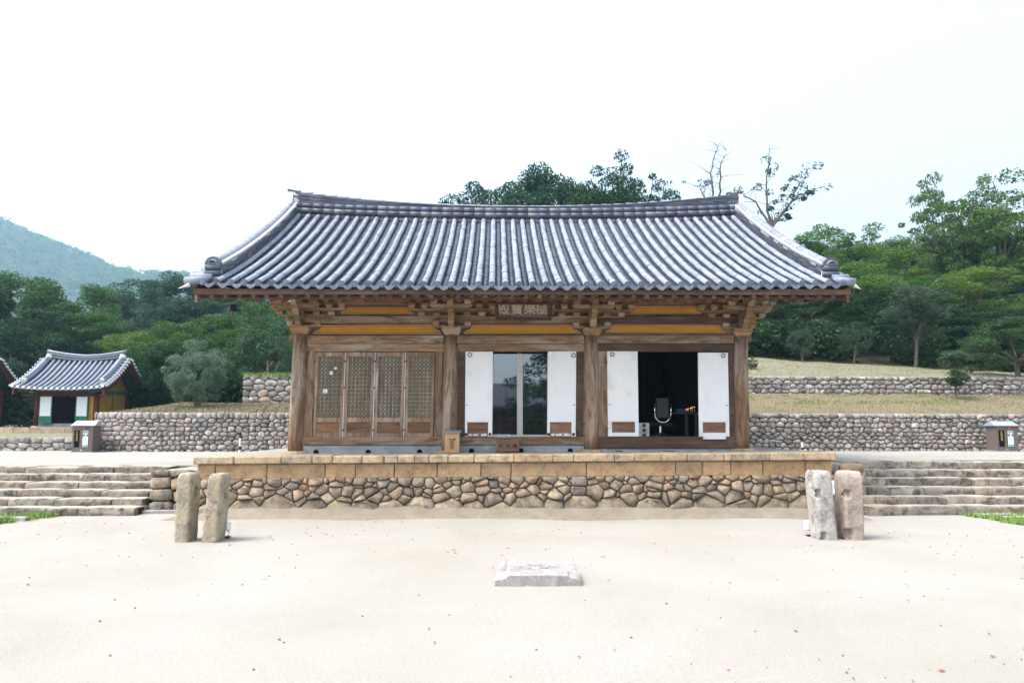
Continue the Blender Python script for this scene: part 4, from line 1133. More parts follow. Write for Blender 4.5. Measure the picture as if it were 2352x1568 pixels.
# centre room: curtain and altar table
mb = MB(); v = []; zt_, zb_ = 3.0, 1.5
nn = 90
for k in range(nn):
    x = lerp(-1.2, 1.35, k/(nn-1)); y = 3.0+.05*math.sin(k*.9)+.02*math.sin(k*2.3)
    v += [(x, y, zb_), (x, y, zt_)]
mb.add(v, [(2*k, 2*k+2, 2*k+3, 2*k+1) for k in range(nn-1)]); o = mb.build('altar_curtain', M_['curtain'], None, True)
tag(o, 'dark blue pleated curtain behind the glass doors', 'curtain')
al = thing('altar_table', (.1, 2.1, FZ), 'low wooden offering table behind the glass doors', 'table')
mb = MB(); mb.box(-.5, .7, 1.9, 2.3, 1.86, 1.9, c=.006); mb.build('table_top', M_['boxdark'], al)
for sx in (-.46, .66):
    for sy in (1.93, 2.27): mb = MB(); mb.box(sx-.025, sx+.025, sy-.025, sy+.025, FZ, 1.859); mb.build('leg', M_['boxdark'], al)
for k, (x, z) in enumerate(((-.78, 2.75), (1.02, 2.75))):
    o = thing('gilt_ornament', (x, 2.6, z), ('gilt hanging ornament behind the left glass pane', 'gilt hanging ornament behind the right glass pane')[k], 'ornament')
    mb = MB(); mb.lathe([(.02, .25), (.12, .2), (.14, .05), (.10, -.12), (.03, -.2)], (x, 2.6, z), 10); mb.build('drop', M_['goldmetal'], o)
    mb = MB(); mb.tube([(x, 2.6, z+.25), (x, 2.6, 4.1)], .006, 5); mb.build('cord', M_['iron'], o)

# ------------------------------------------------------------------ pillars, slab
def pillar(label, bl, br_, tlx, trx, ytop, depth, mat, holes, group):
    """bl,br_: front foot pixels; tlx,trx: top edge pixels"""
    b0, b1 = atZ(*bl, 0), atZ(*br_, 0); Y0 = (b0[1]+b1[1])/2
    t0, t1 = atY(tlx, ytop+14, Y0), atY(trx, ytop+14, Y0); H = atY((tlx+trx)/2, ytop, Y0+depth*.4)[2]
    t = thing('stone_pillar', ((b0[0]+b1[0])/2, Y0+depth/2, 0), label, 'stone pillar', group)
    NA, NZ = 48, 44; mb = MB(); seed = random.uniform(0, 99)
    grid = []
    for k in range(NZ+1):
        q = k/NZ; z = -.05+(H+.05)*q
        xl, xr = lerp(b0[0], t0[0], q), lerp(b1[0], t1[0], q); cx, cy = (xl+xr)/2, Y0+depth/2
        hx, hy = (xr-xl)/2, depth/2
        s = 1.0
        if q > .885:
            e = (q-.885)/.115; s = math.sqrt(max(0, 1-e**2.4*.6))
        row = []
        for j in range(NA):
            a = 2*math.pi*j/NA; c, sn = math.cos(a), math.sin(a)
            pw = .42
            x = math.copysign(abs(c)**pw, c); y = math.copysign(abs(sn)**pw, sn)
            L = max(abs(x), abs(y)); x, y = x/ L*(.97), y/L*(.97)
            rr = 1/ max((abs(c)**10+abs(sn)**10)**.1, 1e-6); x, y = rr*c, rr*sn
            px, py = cx+x*hx*s, cy+y*hy*(.5+.5*s)
            nn = mnoise.fractal(Vector((px*5+seed, py*5, z*5)), 1, 2, 4)*.009+mnoise.noise(Vector((px*30+seed, py*30, z*30)))*.009
            px += c*nn; py += sn*nn
            for (face, hu, hz, hw, hhh, dp) in holes:
                if face == 'R' and c > .6 and abs((py-cy)-hu) < hw and abs(z-hz) < hhh: px -= dp
                if face == 'L' and c < -.6 and abs((py-cy)-hu) < hw and abs(z-hz) < hhh: px += dp
                if face == 'F' and sn < -.6 and abs((px-cx)-hu) < hw and abs(z-hz) < hhh: py += dp
            row.append((px, py, z+(nn if q > .95 else 0)))
        grid.append(row)
    vs = [p for row in grid for p in row]
    fs = [(k*NA+j, k*NA+(j+1) % NA, (k+1)*NA+(j+1) % NA, (k+1)*NA+j) for k in range(NZ) for j in range(NA)]
    fs.append(tuple(NZ*NA+j for j in range(NA)))
    mb.add(vs, fs); mb.build('shaft', mat, t, smooth=True)
    return t
G = 'flagpole support stones in front of the platform'
pillar('lichen covered brown stone pillar, outer one of the left pair', (398, 1242), (430, 1242), 405, 441, 1085, .36, M_['st_pillar_a'], [('R', .0, .70, .05, .07, .09)], G)
pillar('greenish lichen stone pillar leaning right, nearer the platform centre in the left pair, floodlight beside it', (461, 1243), (497, 1243), 477, 511, 1087, .36, M_['st_pillar_a'], [('R', .0, .70, .05, .07, .09)], G)
pillar('pale whitish stone pillar with black lichen, inner one of the right pair', (1886, 1239), (1927, 1239), 1870, 1911, 1080, .38, M_['st_pillar_b'], [('F', -.10, .68, .035, .06, .08), ('F', -.09, .05, .035, .06, .08)], G)
pillar('pinkish brown stone pillar standing upright, outer one of the right pair', (1945, 1239), (1988, 1239), 1942, 1984, 1081, .38, M_['st_pillar_c'], [('F', -.11, .68, .035, .06, .09), ('F', -.10, .07, .045, .08, .1)], G)
sb = thing('worship_slab', (-.1, -7.0, 0), 'flat grey stone slab carved with a lotus lying on the bare court', 'stone slab')
c_ = [atZ(1137, 1342, 0), atZ(1334, 1341, 0), atZ(1318, 1286, .12), atZ(1150, 1280, .12)]
mb = MB(); N = 26; top = {}
def sp(s, t):
    a = lerp(np.array(c_[0][:2]), np.array(c_[1][:2]), s); b = lerp(np.array(c_[3][:2]), np.array(c_[2][:2]), s); return lerp(a, b, t)
vs = []; 
for j in range(N+1):
    for i in range(N+1):
        s, t_ = i/N, j/N; p_ = sp(s, t_); e = min(s, 1-s, t_, 1-t_)
        rr = max(0, (abs(s-.5)*2)**6+(abs(t_-.5)*2)**6-.9)
        h = .11-.012*max(0, 1-e/.05)-.035*min(rr, 1)+nz(p_[0]*3, p_[1]*3, 3, .007)
        if t_ < .17 and (s < .13 or s > .87): h -= .025
        if abs(s-.13) < .02 and t_ > .2: h -= .012
        ed = mnoise.noise(Vector((s*9, t_*9, 2)))*.012*(e < .02)
        vs.append((p_[0]+ed, p_[1]+ed, h))
fs = [(j*(N+1)+i, j*(N+1)+i+1, (j+1)*(N+1)+i+1, (j+1)*(N+1)+i) for j in range(N) for i in range(N)]
b_ = [i for i in range(N+1)]+[j*(N+1)+N for j in range(1, N+1)]+[N*(N+1)+i for i in range(N-1, -1, -1)]+[j*(N+1) for j in range(N-1, 0, -1)]
base_i = len(vs); vs += [(vs[i][0], vs[i][1], -.03) for i in b_]; m = len(b_)
fs += [(b_[k], base_i+k, base_i+(k+1) % m, b_[(k+1) % m]) for k in range(m)]
mb.add(vs, fs); mb.build('slab_body', M_['st_slab'], sb, False)
lc = sp(.47, .55); mb = MB()
mb.lathe([(.085, .095), (.085, .120), (.07, .124), (.03, .122)], (lc[0], lc[1], 0), 18)
mb.build('lotus_centre', M_['st_slab'], sb)
for k in range(8):
    a = 2*math.pi*k/8; mb = MB(); pts = []
    d = np.array([math.cos(a), math.sin(a)]); pe = np.array([-d[1], d[0]])
    for (rr, w) in ((.085, .028), (.12, .055), (.155, .058), (.178, .035), (.19, .0)): pts.append((rr, w))
    ring_ = [(rr, w) for rr, w in pts]+[(rr, -w) for rr, w in reversed(pts[:-1])]
    v0 = [(*(lc+d*rr+pe*w), .095) for rr, w in ring_]; v1 = [(*(lc+d*rr+pe*w*.9), .119 if rr < .17 else .114) for rr, w in ring_]
    n_ = len(ring_); mb.add(v0+v1, [(i, (i+1) % n_, n_+(i+1) % n_, n_+i) for i in range(n_)]+[tuple(range(n_, 2*n_))]); mb.build('lotus_petal', M_['st_slab'], sb)

# ------------------------------------------------------------------ cabinets, lamps, sign
def cabinet(label, x0, x1, Y, zb, zt, chars, group):
    t = thing('donation_cabinet', ((x0+x1)/2, Y+.25, zb), label, 'cabinet', group)
    H = zt-zb; w = x1-x0
    mb = MB(); mb.box(x0-.03, x1+.03, Y-.03, Y+.53, zb-.1, zb+.03); mb.build('plinth', M_['plaster'], t)
    mb = MB(); mb.box(x0, x1, Y, Y+.5, zb+.031, zb+H*.84, c=.006); mb.build('body', M_['brownmetal'], t)
    mb = MB(); prof = []
    for k in range(9):
        q = k/8; prof.append((Y-.07+.32*q, zb+H*(.845+.155*(q**1.35))))
    prof2 = prof+[(2*(Y+.25)-y, z) for y, z in reversed(prof[:-1])]
    vs = []; 
    for sx, e in ((x0-.07, 0), (x1+.07, 0)):
        for y, z in prof2: vs.append((sx+(.05 if sx < x0 else -.05)*(z-zb-H*.845)/(.155*H), y, z))
    n = len(prof2); mb.add(vs, [(i, i+1, n+i+1, n+i) for i in range(n-1)]+[tuple(range(n)), tuple(range(2*n-1, n-1, -1))]+[(0, n-1, 2*n-1, n)])
    mb.build('cabinet_roof', M_['roofmetal'], t)
    mb = MB(); mb.box(x0+.10*w, x0+.36*w, Y-.006, Y-.001, zb+H*.16, zb+H*.70); wd = mb.build('dark_window', M_['hole'], t)
    for k, chh in enumerate(chars):
        text('character', chh, .085, M_['gold'], (x0+.23*w, Y-.009, zb+H*(.64-.085*k)), wd, .001, .001)
    mb = MB(); mb.box(x0+.52*w, x0+.78*w, Y-.012, Y-.001, zb+H*.17, zb+H*.69, c=.003); pn = mb.build('notice_panel', M_['cream'], t)
    mb = MB(); mb.box(x0+.53*w, x0+.77*w, Y-.0155, Y-.0125, zb+H*.61, zb+H*.68); mb.box(x0+.53*w, x0+.77*w, Y-.0155, Y-.0125, zb+H*.18, zb+H*.24); mb.build('green_band', M_['teal'], pn)
    text('writing', '양 초', .10, M_['ink'], (x0+.65*w, Y-.014, zb+H*.535), pn, .001, .004)
    mb = MB()
    for k in range(4): mb.box(x0+(.56+.03*(k % 2))*w, x0+(.70+.02*(k % 3))*w, Y-.0145, Y-.0125, zb+H*(.43-.05*k), zb+H*(.44-.05*k))
    mb.build('small_print', M_['ink'], pn)
    mb = MB(); mb.lathe([(.05, 0), (.05, -.02), (.03, -.045), (.008, -.05)], (x0+.58*w, Y-.001, zb+H*.765), 12, axis='y'); mb.build('red_lamp', M_['redglass'], t, True)
    mb = MB(); mb.box(x0+.40*w, x0+.52*w, Y-.008, Y-.001, zb+H*.065, zb+H*.09); mb.build('door_lock', M_['chrome'], t)
GC = 'brown donation cabinets against the stone walls'
a, b = atY(164, 1036, 9.75), atY(211, 1036, 9.75)
cabinet('brown steel cabinet with white sunlit roof in front of the left stone wall end', a[0], b[0], 9.75, zcourt(a[0], 9.75)+.01, atY(190, 966, 10)[2], '소원성취', GC)
a, b = atY(2291, 1034, 7.6), atY(2340, 1034, 7.6)
cabinet('brown steel cabinet with blue grey roof before the right stone wall', a[0], b[0], 7.6, zcourt(a[0], 7.6)+.01, atY(2300, 967, 7.85)[2], '소원성취', GC)
GL = 'small bollard lamps at the foot of the walls'
for px, y0, y1, Y, lab in ((550.6, 994, 1039, 9.9, 'slim white bollard lamp with black bands before the left stone wall'), (1843, 1004, 1036, 8.2, 'slim white bollard lamp with black bands before the right stone wall')):
    a, b = atY(px, y0, Y), atY(px, y1, Y); H = a[2]-b[2]; zb = zcourt(b[0], Y)
    t = thing('bollard_lamp', (b[0], Y, zb), lab, 'lamp', GL)
    for (f0, f1, r_, m, nm) in ((0, .12, .05, 'whiteplastic', 'foot'), (.12, .3, .042, 'blackplastic', 'lower_band'), (.3, .72, .04, 'whiteplastic', 'lamp_tube'), (.72, 1, .046, 'blackplastic', 'lamp_head')):
        mb = MB(); mb.tube([(b[0], Y, zb+H*f0), (b[0], Y, zb+H*f1-.001)], r_, 10); mb.build(nm, M_[m], t)
GF = 'white floodlights behind the stone pillars'
for (x0, x1, y0, y1, Y, lab) in ((509, 523, 1196, 1229, -4.15, 'small white floodlight on a bent bracket behind the left pillars'), (1859, 1872, 1194, 1229, -4.1, 'small white floodlight behind the right pillars')):
    a, b = atY(x0, y0, Y), atY(x1, y1-12, Y); t = thing('floodlight', ((a[0]+b[0])/2, Y, 0), lab, 'floodlight', GF)
    mb = MB(); mb.hexa([((b[0] if k & 1 else a[0]-.04), Y+(.14 if k & 2 else 0), (a[2] if k & 4 else b[2])-(.03 if k & 2 else 0)) for k in range(8)], c=.012); mb.build('housing', M_['whiteplastic'], t)
    mb = MB(); mb.box(a[0]-.02, b[0]-.02, Y-.005, Y-.001, b[2]+.02, a[2]-.02); mb.build('lens', M_['signpanel'], t)
    xm = (a[0]+b[0])/2; mb = MB(); mb.tube([(xm+.0, Y+.06, 0), (xm+.04, Y+.06, .02), (xm+.05, Y+.06, .07), (xm+.0, Y+.06, b[2]+.01)], .007, 6); mb.build('bracket', M_['iron'], t)
    mb = MB(); mb.box(xm-.06, xm+.06, Y+.02, Y+.1, -.01, .012); mb.build('base_plate', M_['iron'], t)
q = atY(1921, 1110, -2.6); t = thing('information_board', (q[0], -2.4, 0), 'sloping pale blue information board on a grey stand behind the right pillars', 'information board')
xa, xb = atY(1893, 1120, -2.6)[0], atY(1950, 1120, -2.6)[0]; zt, zm = atY(1921, 1106, -2.35)[2], atY(1921, 1136, -2.6)[2]
mb = MB(); mb.hexa([((xb if k & 1 else xa), (-2.32 if k & 2 else -2.62), (zt if k & 2 else zm)+(.03 if k & 4 else 0)) for k in range(8)], c=.006); mb.build('panel', M_['signpanel'], t)
mb = MB(); mb.box(xa+.05, xb-.05, -2.56, -2.4, .0, zm-.005); mb.build('stand', M_['signgrey'], t)
mb = MB()
for k in range(6): 
    f0 = .15+.11*k; mb.beam((xa+.05, -2.62+.30*f0, lerp(zm, zt, f0)+.034), (xb-.07, -2.62+.30*f0, lerp(zm, zt, f0)+.034), .01, .002)
mb.build('print_lines', M_['signgrey'], t)

# paving by the steps and in the grass
def slabs(label, boxes, grp, nm='paving_stone'):
    for k, (px, w, d, lab) in enumerate(boxes):
        q = atZ(*px, 0); mb = MB(); mb.hexa([(q[0]+(w/2 if i & 1 else -w/2)+random.uniform(-.03, .03), q[1]+(d/2 if i & 2 else -d/2)+random.uniform(-.03, .03), (.045 if i & 4 else -.03)) for i in range(8)], c=.012)
        o = mb.mesh(nm, M_['st_slab'], origin=(q[0], q[1], 0)); tag(link(nm, o, None, (q[0], q[1], 0)), lab, 'paving stone', grp)
slabs('', [((372, 1176), .75, .2, 'long flat grey stone on the ground beside the left steps end'), ((2003, 1178), .6, .2, 'flat grey stone on the ground beside the right steps end'),
           ((20, 1192), .7, .18, 'flat stone sunk in the left grass patch'), ((2285, 1184), .8, .2, 'flat stone sunk in the right grass patch, closer to the court middle'), ((2345, 1190), .8, .2, 'flat stone sunk in the right grass patch at the frame edge')], 'flat stones on the ground by the steps')

# ------------------------------------------------------------------ shrine buildings
def shrine(name, dx, label, dy=0.0):
    O = Vector((-21.7+dx, 20.4+dy, 1.7)); t = thing(name, O, label, 'building', 'small shrine halls on the terrace')
    ox, oy, oz = O
    x0, x1, y0, y1 = -1.42+ox-.0, 1.42+ox, 19.3+dy, 22.0+dy
    mb = MB(); mb.box(ox-2.4, ox+2.4, 18.1+dy, 22.8+dy, .9, 1.62)
    mb.build('plinth', M_['earth'], t)
    xx = ox-2.4
    while xx < ox+2.35:
        w = min(random.uniform(.6, 1.0), ox+2.4-xx); mb = MB(); mb.box(xx+.005, xx+w-.005, 18.0+dy, 18.35+dy, 1.3, 1.63, c=.012); mb.build('plinth_stone', M_['st_cap'], t); xx += w
    mb = MB(); mb.box(x0-.02, x1+.02, y0-.05, y1+.02, 1.60, 1.82); mb.build('base_wall', M_['plaster'], t)
    for cx in (x0, x1):
        for cy in (y0, y1):
            mb = MB(); mb.tube([(cx, cy, 1.66), (cx, cy, 3.5)], .13, 12); mb.build('column', M_['maroon'], t, True)
            mb = MB(); mb.lathe([(.24, 0), (.22, .08), (.15, .09)], (cx, cy, 1.6), 12); mb.build('base_stone', M_['st_cap'], t, True)
    mb = MB(); mb.box(x0, x1, y1-.05, y1, 1.8, 4.6); mb.build('back_wall', M_['dark'], t)  # wall coloured dark for the shade indoors
    mb = MB(); mb.box(x0-.04, x0, y0, y1, 1.8, 3.5); mb.build('side_wall', M_['maroon'], t)
    mb = MB(); mb.box(x0+.02, x1-.08, y0+.1, y1-.1, 3.3, 3.34); mb.box(x0+.02, x1-.08, y0+.1, y1-.1, 1.80, 1.83); mb.box(x1-.09, x1-.07, y0+.1, y1-.1, 1.83, 3.3); mb.build('shade_lining', M_['dark'], t)  # dark boards added to stand for the shade inside the shrine
    for k in range(2):
        for (za, zb) in ((1.83, 2.28), (2.36, 3.3)):
            mb = MB(); ya, yb = lerp(y0+.12, y1-.12, k/2)+.03, lerp(y0+.12, y1-.12, (k+1)/2)-.03
            mb.box(x1-.02, x1+.02, ya, yb, za, zb); mb.build('wall_panel', M_['ochrewall'], t)
    mb = MB(); mb.box(x1-.06, x1+.03, y0, y1, 2.285, 2.355); mb.box(x1-.06, x1+.03, (y0+y1)/2-.03, (y0+y1)/2+.03, 1.8, 3.32); mb.build('side_frame', M_['maroon'], t)
    mb = MB(); mb.box(x1-.07, x1+.05, y0-.5, y1+.5, 3.32, 3.5); mb.build('side_beam', M_['green'], t)
    mb = MB(); mb.prismx([(y0-.2, 3.51), (y1+.2, 3.51), ((y0+y1)/2, 4.75)], x1-.05, x1-.01); mb.build('gable_wall', M_['ochrewall'], t)
    mb = MB(); mb.box(x0, x1, y0-.08, y0+.08, 3.22, 3.5); mb.build('front_beam', M_['maroon'], t)
    mb = MB(); mb.box(x0-.9, x1+.9, 18.75+dy, 18.85+dy, 3.36, 3.46); mb.build('eave_board', M_['dkgreen'], t)
    mb = MB(); mb.box(x0-.7, x1+.7, y0-.12, y0-.0, 3.16, 3.22); mb.box(x0, x0+.08, y0-.06, y0+.04, 1.8, 3.2); mb.build('door_frame', M_['maroon'], t)
    for (a, b) in ((x0+.22, x0+.74), (x1-.86, x1-.36)):
        d = MB(); d.box(a-.05, b+.05, y0-.16, y0-.12, 1.80, 3.16, c=.004); dd = d.build('door_leaf', M_['green'], t)
        mb = MB(); mb.box(a, b, y0-.166, y0-.161, 2.18, 3.12); mb.build('paper_panel', M_['cream'], dd)
    for (a, b) in ((x0+.08, x0+.2), (x1-.36, x1-.1)):
        mb = MB(); mb.box(a, b, y0-.05, y0-.0, 1.8, 3.2); mb.build('front_panel', M_['ochrewall'], t)
    # roof
    ey, ry = 18.5+dy, 20.7+dy
    def zr(Y, X):
        q = min(abs(Y-ry)/(ry-ey), 1.15); q = 1-q
        return 3.5+1.55*q-.16*4*q*(1-q)+.12*(abs(X-ox)/2.2)**2.5
    xs = frange(ox-2.2, ox+2.2, 15); ys = frange(ey, 2*ry-ey+.1, 17); v = [(x, y, zr(y, x)-.04) for y in ys for x in xs]
    mb = MB(); mb.add(v, [(j*15+i, j*15+i+1, (j+1)*15+i+1, (j+1)*15+i) for j in range(16) for i in range(14)])
    rf = mb.build('roof', M_['tile_flat'], t, True)
    mb = MB(); v2 = [(x, y, zr(y, x)-.12) for y in ys for x in xs]
    mb.add(v2, [(j*15+i, j*15+i+1, (j+1)*15+i+1, (j+1)*15+i) for j in range(16) for i in range(14)]); mb.build('soffit', M_['dkgreen'], rf)
    rows = 17
    for i in range(rows):
        x = lerp(ox-2.15, ox+2.15, i/(rows-1))
        pts = [(x, y, zr(y, x)+.0) for y in frange(ey-.02, ry, 9)]; mb = MB(); mb.tube(pts, .062, 8); mb.build('tile_row', M_['tile'], rf, True)
        mb = MB(); mb.lathe([(.07, 0), (.07, -.03), (.04, -.035)], (x, ey-.02, zr(ey, x)), 10, axis='y'); mb.build('eave_cap_tile', M_['cream'], rf)
        if i < rows-1:
            mb = MB(); xm = x+4.3/(rows-1)/2; pts = [(xm+q*.10, zr(ey, xm)-.03-.08*(1-q*q)) for q in frange(-1, 1, 7)]+[(xm+.1, zr(ey, xm)), (xm-.1, zr(ey, xm))]
            mb.prism(pts, ey-.03, ey-.01); mb.build('drip_tile', M_['tile'], rf)
    for s in (-1, 1):
        xr = ox+2.2*s
        for k, y in enumerate(frange(ey+.05, 2*ry-ey, 26)):
            mb = MB(); mb.tube([(xr-s*.25, y, zr(y, xr)+.02), (xr+s*.1, y, zr(y, xr)-.0)], .06, 8); vt = mb.build('verge_tile', M_['tile'], rf, True)
            mb = MB(); mb.tube([(xr+s*.101, y, zr(y, xr)), (xr+s*.125, y, zr(y, xr))], .062, 8); mb.build('verge_cap', M_['cream'], rf)
        mb = MB()
        for sg in (0, 1):
            pts = [(xr-s*.33, (y if sg == 0 else 2*ry-y), zr(y, xr)+.10) for y in frange(ey+.35, ry, 9)]
            mb.tube(pts, .11, 8); pts = [(p[0], p[1], p[2]+.12) for p in pts]; mb.tube(pts, .07, 8)
        mb.build('verge_ridge', M_['tile'], rf, True)
        mb = MB(); mb.tube([(xr-s*.33, ey+.3, zr(ey+.3, xr)+.12), (xr-s*.33, ey+.42, zr(ey+.42, xr)+.12)], .13, 10); mb.build('verge_ridge_end', M_['mortar'], rf)
        mb = MB(); pts = [(xr-s*.33, ry, 5.2), ]; mb.lathe([(.12, -.14), (.17, 0), (.12, .16)], (xr-s*.33, ry-.05, 5.22), 10); mb.build('ridge_end', M_['mortar'], rf)
        # red barge boards with green edge
        for nm, mt, d0, d1, ex in (('barge_board', 'maroon', -.10, -.42, .02), ('barge_trim', 'dkgreen', -.03, -.13, .05)):
            mb = MB(); v = []; yy = frange(ey+.05, 2*ry-ey-.05, 19)
            for y in yy: v += [(xr-s*.02+s*ex, y, zr(y, xr)+d0), (xr-s*.10, y, zr(y, xr)+d0), (xr-s*.10, y, zr(y, xr)+d1), (xr-s*.02+s*ex, y, zr(y, xr)+d1)]
            mb.add(v, [(4*k+j, 4*k+4+j, 4*k+4+(j+1) % 4, 4*k+(j+1) % 4) for k in range(len(yy)-1) for j in range(4)]+[(0, 1, 2, 3), (len(v)-4, len(v)-3, len(v)-2, len(v)-1)])
            mb.build(nm, M_[mt], rf)
    rz = lambda x: 5.0+.20*(abs(x-ox)/2.0)**2
    for (nm, r_, h, mt) in (('ridge_roll', .10, .06, 'tile_dark'), ('ridge_wall', .085, .18, 'tile_dark'), ('ridge_cap', .07, .30, 'tile')):
        mb = MB(); pts = [(x, ry, rz(x)+h*(1+.2*abs(x-ox)/2)) for x in frange(ox-2.0, ox+2.0, 15)]; mb.tube(pts, r_, 8); mb.build(nm, M_[mt], rf, True)
    return t
shrine('shrine_hall', 0, 'small red and ochre shrine with tiled roof and two white doors behind the low wall')
shrine('shrine_hall', -6.6, 'neighbouring small shrine of which only the roof corner enters the frame at the left')

# ------------------------------------------------------------------ trees
def leaf_mesh(name, clusters, size, squash=.75, seed=0, upb=.5):
    g = np.random.default_rng(seed); C = []
    for (c, r, n) in clusters:
        d = g.normal(size=(n, 3)); d /= np.linalg.norm(d, axis=1)[:, None]
        rad = r*g.uniform(.35, 1.0, size=(n, 1))**.6
        C.append(np.array(c)+d*rad*np.array([1, 1, squash]))
    C = np.concatenate(C); n = len(C)
    N = g.normal(size=(n, 3)); N[:, 2] += upb*1.5; N /= np.linalg.norm(N, axis=1)[:, None]
    a = np.cross(N, g.normal(size=(n, 3))); a /= np.linalg.norm(a, axis=1)[:, None]; b = np.cross(N, a)
    s = size*g.uniform(.6, 1.3, size=(n, 1))
    V = np.stack([C-a*s*.55, C-b*s*.3, C+a*s*.55, C+b*s*.3], 1).reshape(-1, 3)
    me = bpy.data.meshes.new(name); me.vertices.add(4*n); me.vertices.foreach_set('co', V.astype(np.float32).ravel())
    me.loops.add(4*n); me.loops.foreach_set('vertex_index', np.arange(4*n, dtype=np.int32))
    me.polygons.add(n); me.polygons.foreach_set('loop_start', np.arange(0, 4*n, 4, dtype=np.int32))
    me.update(); me.validate(); me.materials.append(M_['leaf']); return me
def limb(mb, a, b, r0, r1, bend=.08, n=5):
    a, b = Vector(a), Vector(b); L = (b-a).length; pts = []; o = Vector((random.uniform(-1, 1), random.uniform(-1, 1), random.uniform(.2, 1)))*L*bend
    for i in range(n):
        t = i/(n-1); pts.append(a.lerp(b, t)+o*math.sin(t*math.pi))
    mb.tube(pts, [lerp(r0, r1, i/(n-1)) for i in range(n)], 6, cap=False); return pts
def species(kind, seed):
    """meshes for a tree 10 m tall; returns (trunk mesh, crown mesh, crown half width)"""
    random.seed(seed*31+5); mb = MB(); cl = []
    if kind == 'round':
        top = Vector((random.uniform(-.3, .3), random.uniform(-.3, .3), 4.2)); limb(mb, (0, 0, -.8), top, .22, .15, .03)
        for k in range(62):
            a = random.uniform(0, 6.283); q = random.uniform(-1, 1); rr = random.uniform(.45, 1)**.6; h = math.sqrt(max(0, 1-q*q))
            lob = 1+.25*math.sin(2*a+seed)+.18*math.sin(5*a+seed*2)
            c = (3.4*rr*h*math.cos(a)*lob, 3.4*rr*h*math.sin(a)*lob, 6.2+3.5*q*rr+random.uniform(-.3, .3)); r = random.uniform(.6, 1.25)
            cl.append((c, r, int(260*r*r+110)))
            if k % 5 == 0: limb(mb, top*random.uniform(.55, 1), c, .09, .02)
        sz, sq = .19, .62
    elif kind == 'maple':
        top = Vector((.2, 0, 3.6)); limb(mb, (0, 0, -.8), top, .2, .14, .05)
        for k in range(64):
            a = random.uniform(0, 6.283); z = random.choice((2.6, 3.7, 4.8, 5.9, 7.0, 8.1, 9.0))+random.uniform(-.4, .4)
            w = 4.3*math.sqrt(max(.08, 1-((z-4.6)/5.0)**2)); rr = math.sqrt(random.uniform(.1, 1))
            c = (w*rr*math.cos(a), w*rr*math.sin(a), z-.25*rr); r = random.uniform(.75, 1.3); cl.append((c, r, int(270*r*r+110)))
            if k % 4 == 0: limb(mb, top*random.uniform(.6, 1), c, .08, .015)
        sz, sq = .165, .48
    elif kind == 'camellia':
        for k in range(3): limb(mb, (random.uniform(-.3, .3), random.uniform(-.3, .3), -.5), (random.uniform(-1.3, 1.3), random.uniform(-1, 1), 4.4), .22, .1, .08)
        for k in range(84):
            a = random.uniform(0, 6.283); q = random.uniform(-.85, 1); rr = random.uniform(.4, 1)**.55; h = math.sqrt(1-q*q)
            lob = 1+.2*math.sin(3*a+seed)
            c = (3.7*rr*h*math.cos(a)*lob, 3.7*rr*h*math.sin(a)*lob, 5.2+4.5*q*rr); r = random.uniform(.5, .95); cl.append((c, r, int(190*r*r+70)))
        sz, sq = .22, .95
    elif kind == 'sparse':
        limb(mb, (0, 0, -.8), (.3, 0, 4.2), .17, .12, .03)
        for k in range(10):
            a = 6.283*k/10+random.uniform(-.4, .4); L = random.uniform(2.0, 3.4); e = (L*math.cos(a), L*math.sin(a), random.uniform(6.3, 9.4))
            pts = limb(mb, (.3*random.uniform(.2, 1), 0, random.uniform(2.6, 4.2)), e, .09, .02, .06)
            for j in range(11):
                p = pts[random.choice((1, 2, 3, 4))]; c = Vector(p)+Vector((random.gauss(0, .95), random.gauss(0, .95), random.gauss(-.05, .6)))
                limb(mb, p, c, .025, .008, .05, 3); r = random.uniform(.35, .95); cl.append((tuple(c), r, int(170*r+30)))
        sz, sq = .185, .5
    elif kind == 'bare':
        base = (0, 0, -.8); limb(mb, base, (0, 0, 4), .12, .09, .03)
        for k in range(5):
            a = 6.283*k/5+random.uniform(-.5, .5); L = random.uniform(1.8, 4.4); e = (L*math.cos(a), L*math.sin(a)*.6, random.uniform(6.8, 10))
            pts = limb(mb, (0, 0, random.uniform(3.2, 4)), e, .11, .03, .07, 7)
            for j in range(6):
                p = Vector(pts[random.randint(2, 6)]); c = p+Vector((random.gauss(0, .45), random.gauss(0, .4), random.uniform(.1, .7))); limb(mb, p, c, .035, .014, .08, 4)
                if random.random() < .75: cl.append((tuple(c), random.uniform(.14, .36), random.randint(16, 38)))
        sz, sq = .15, .8
    else:   # topiary
        limb(mb, (0, 0, -.5), (.2, 0, 4), .18, .12, .06); limb(mb, (.2, 0, 3.5), (-.4, 0, 7.4), .12, .08, .08)
        for (c, rx, rz, n_) in (((.5, 0, 4.0), 1.7, 1.6, 22), ((-.1, 0, 7.7), 2.0, 2.2, 30)):
            for k in range(n_):
                d = Vector((random.gauss(0, 1), random.gauss(0, 1), random.gauss(0, 1))).normalized()*random.uniform(.4, .9)
                cl.append(((c[0]+d.x*rx, c[1]+d.y*rx, c[2]+d.z*rz), random.uniform(.5, .85), 120))
        sz, sq = .30, .8
    tm = mb.mesh('trunk', M_['bark'], True); cm = leaf_mesh('crown', cl, sz, sq, seed)
    xs = np.array([c[0][0] for c in cl]); return tm, cm, float(np.percentile(np.abs(xs), 92)+.7)
LIB = {k: [species(k, s+i*7) for i in range(n)] for k, s, n in (('round', 1, 4), ('maple', 2, 3), ('camellia', 3, 3), ('sparse', 4, 3), ('bare', 5, 3), ('topiary', 6, 1))}
random.seed(99)
CNT = {}
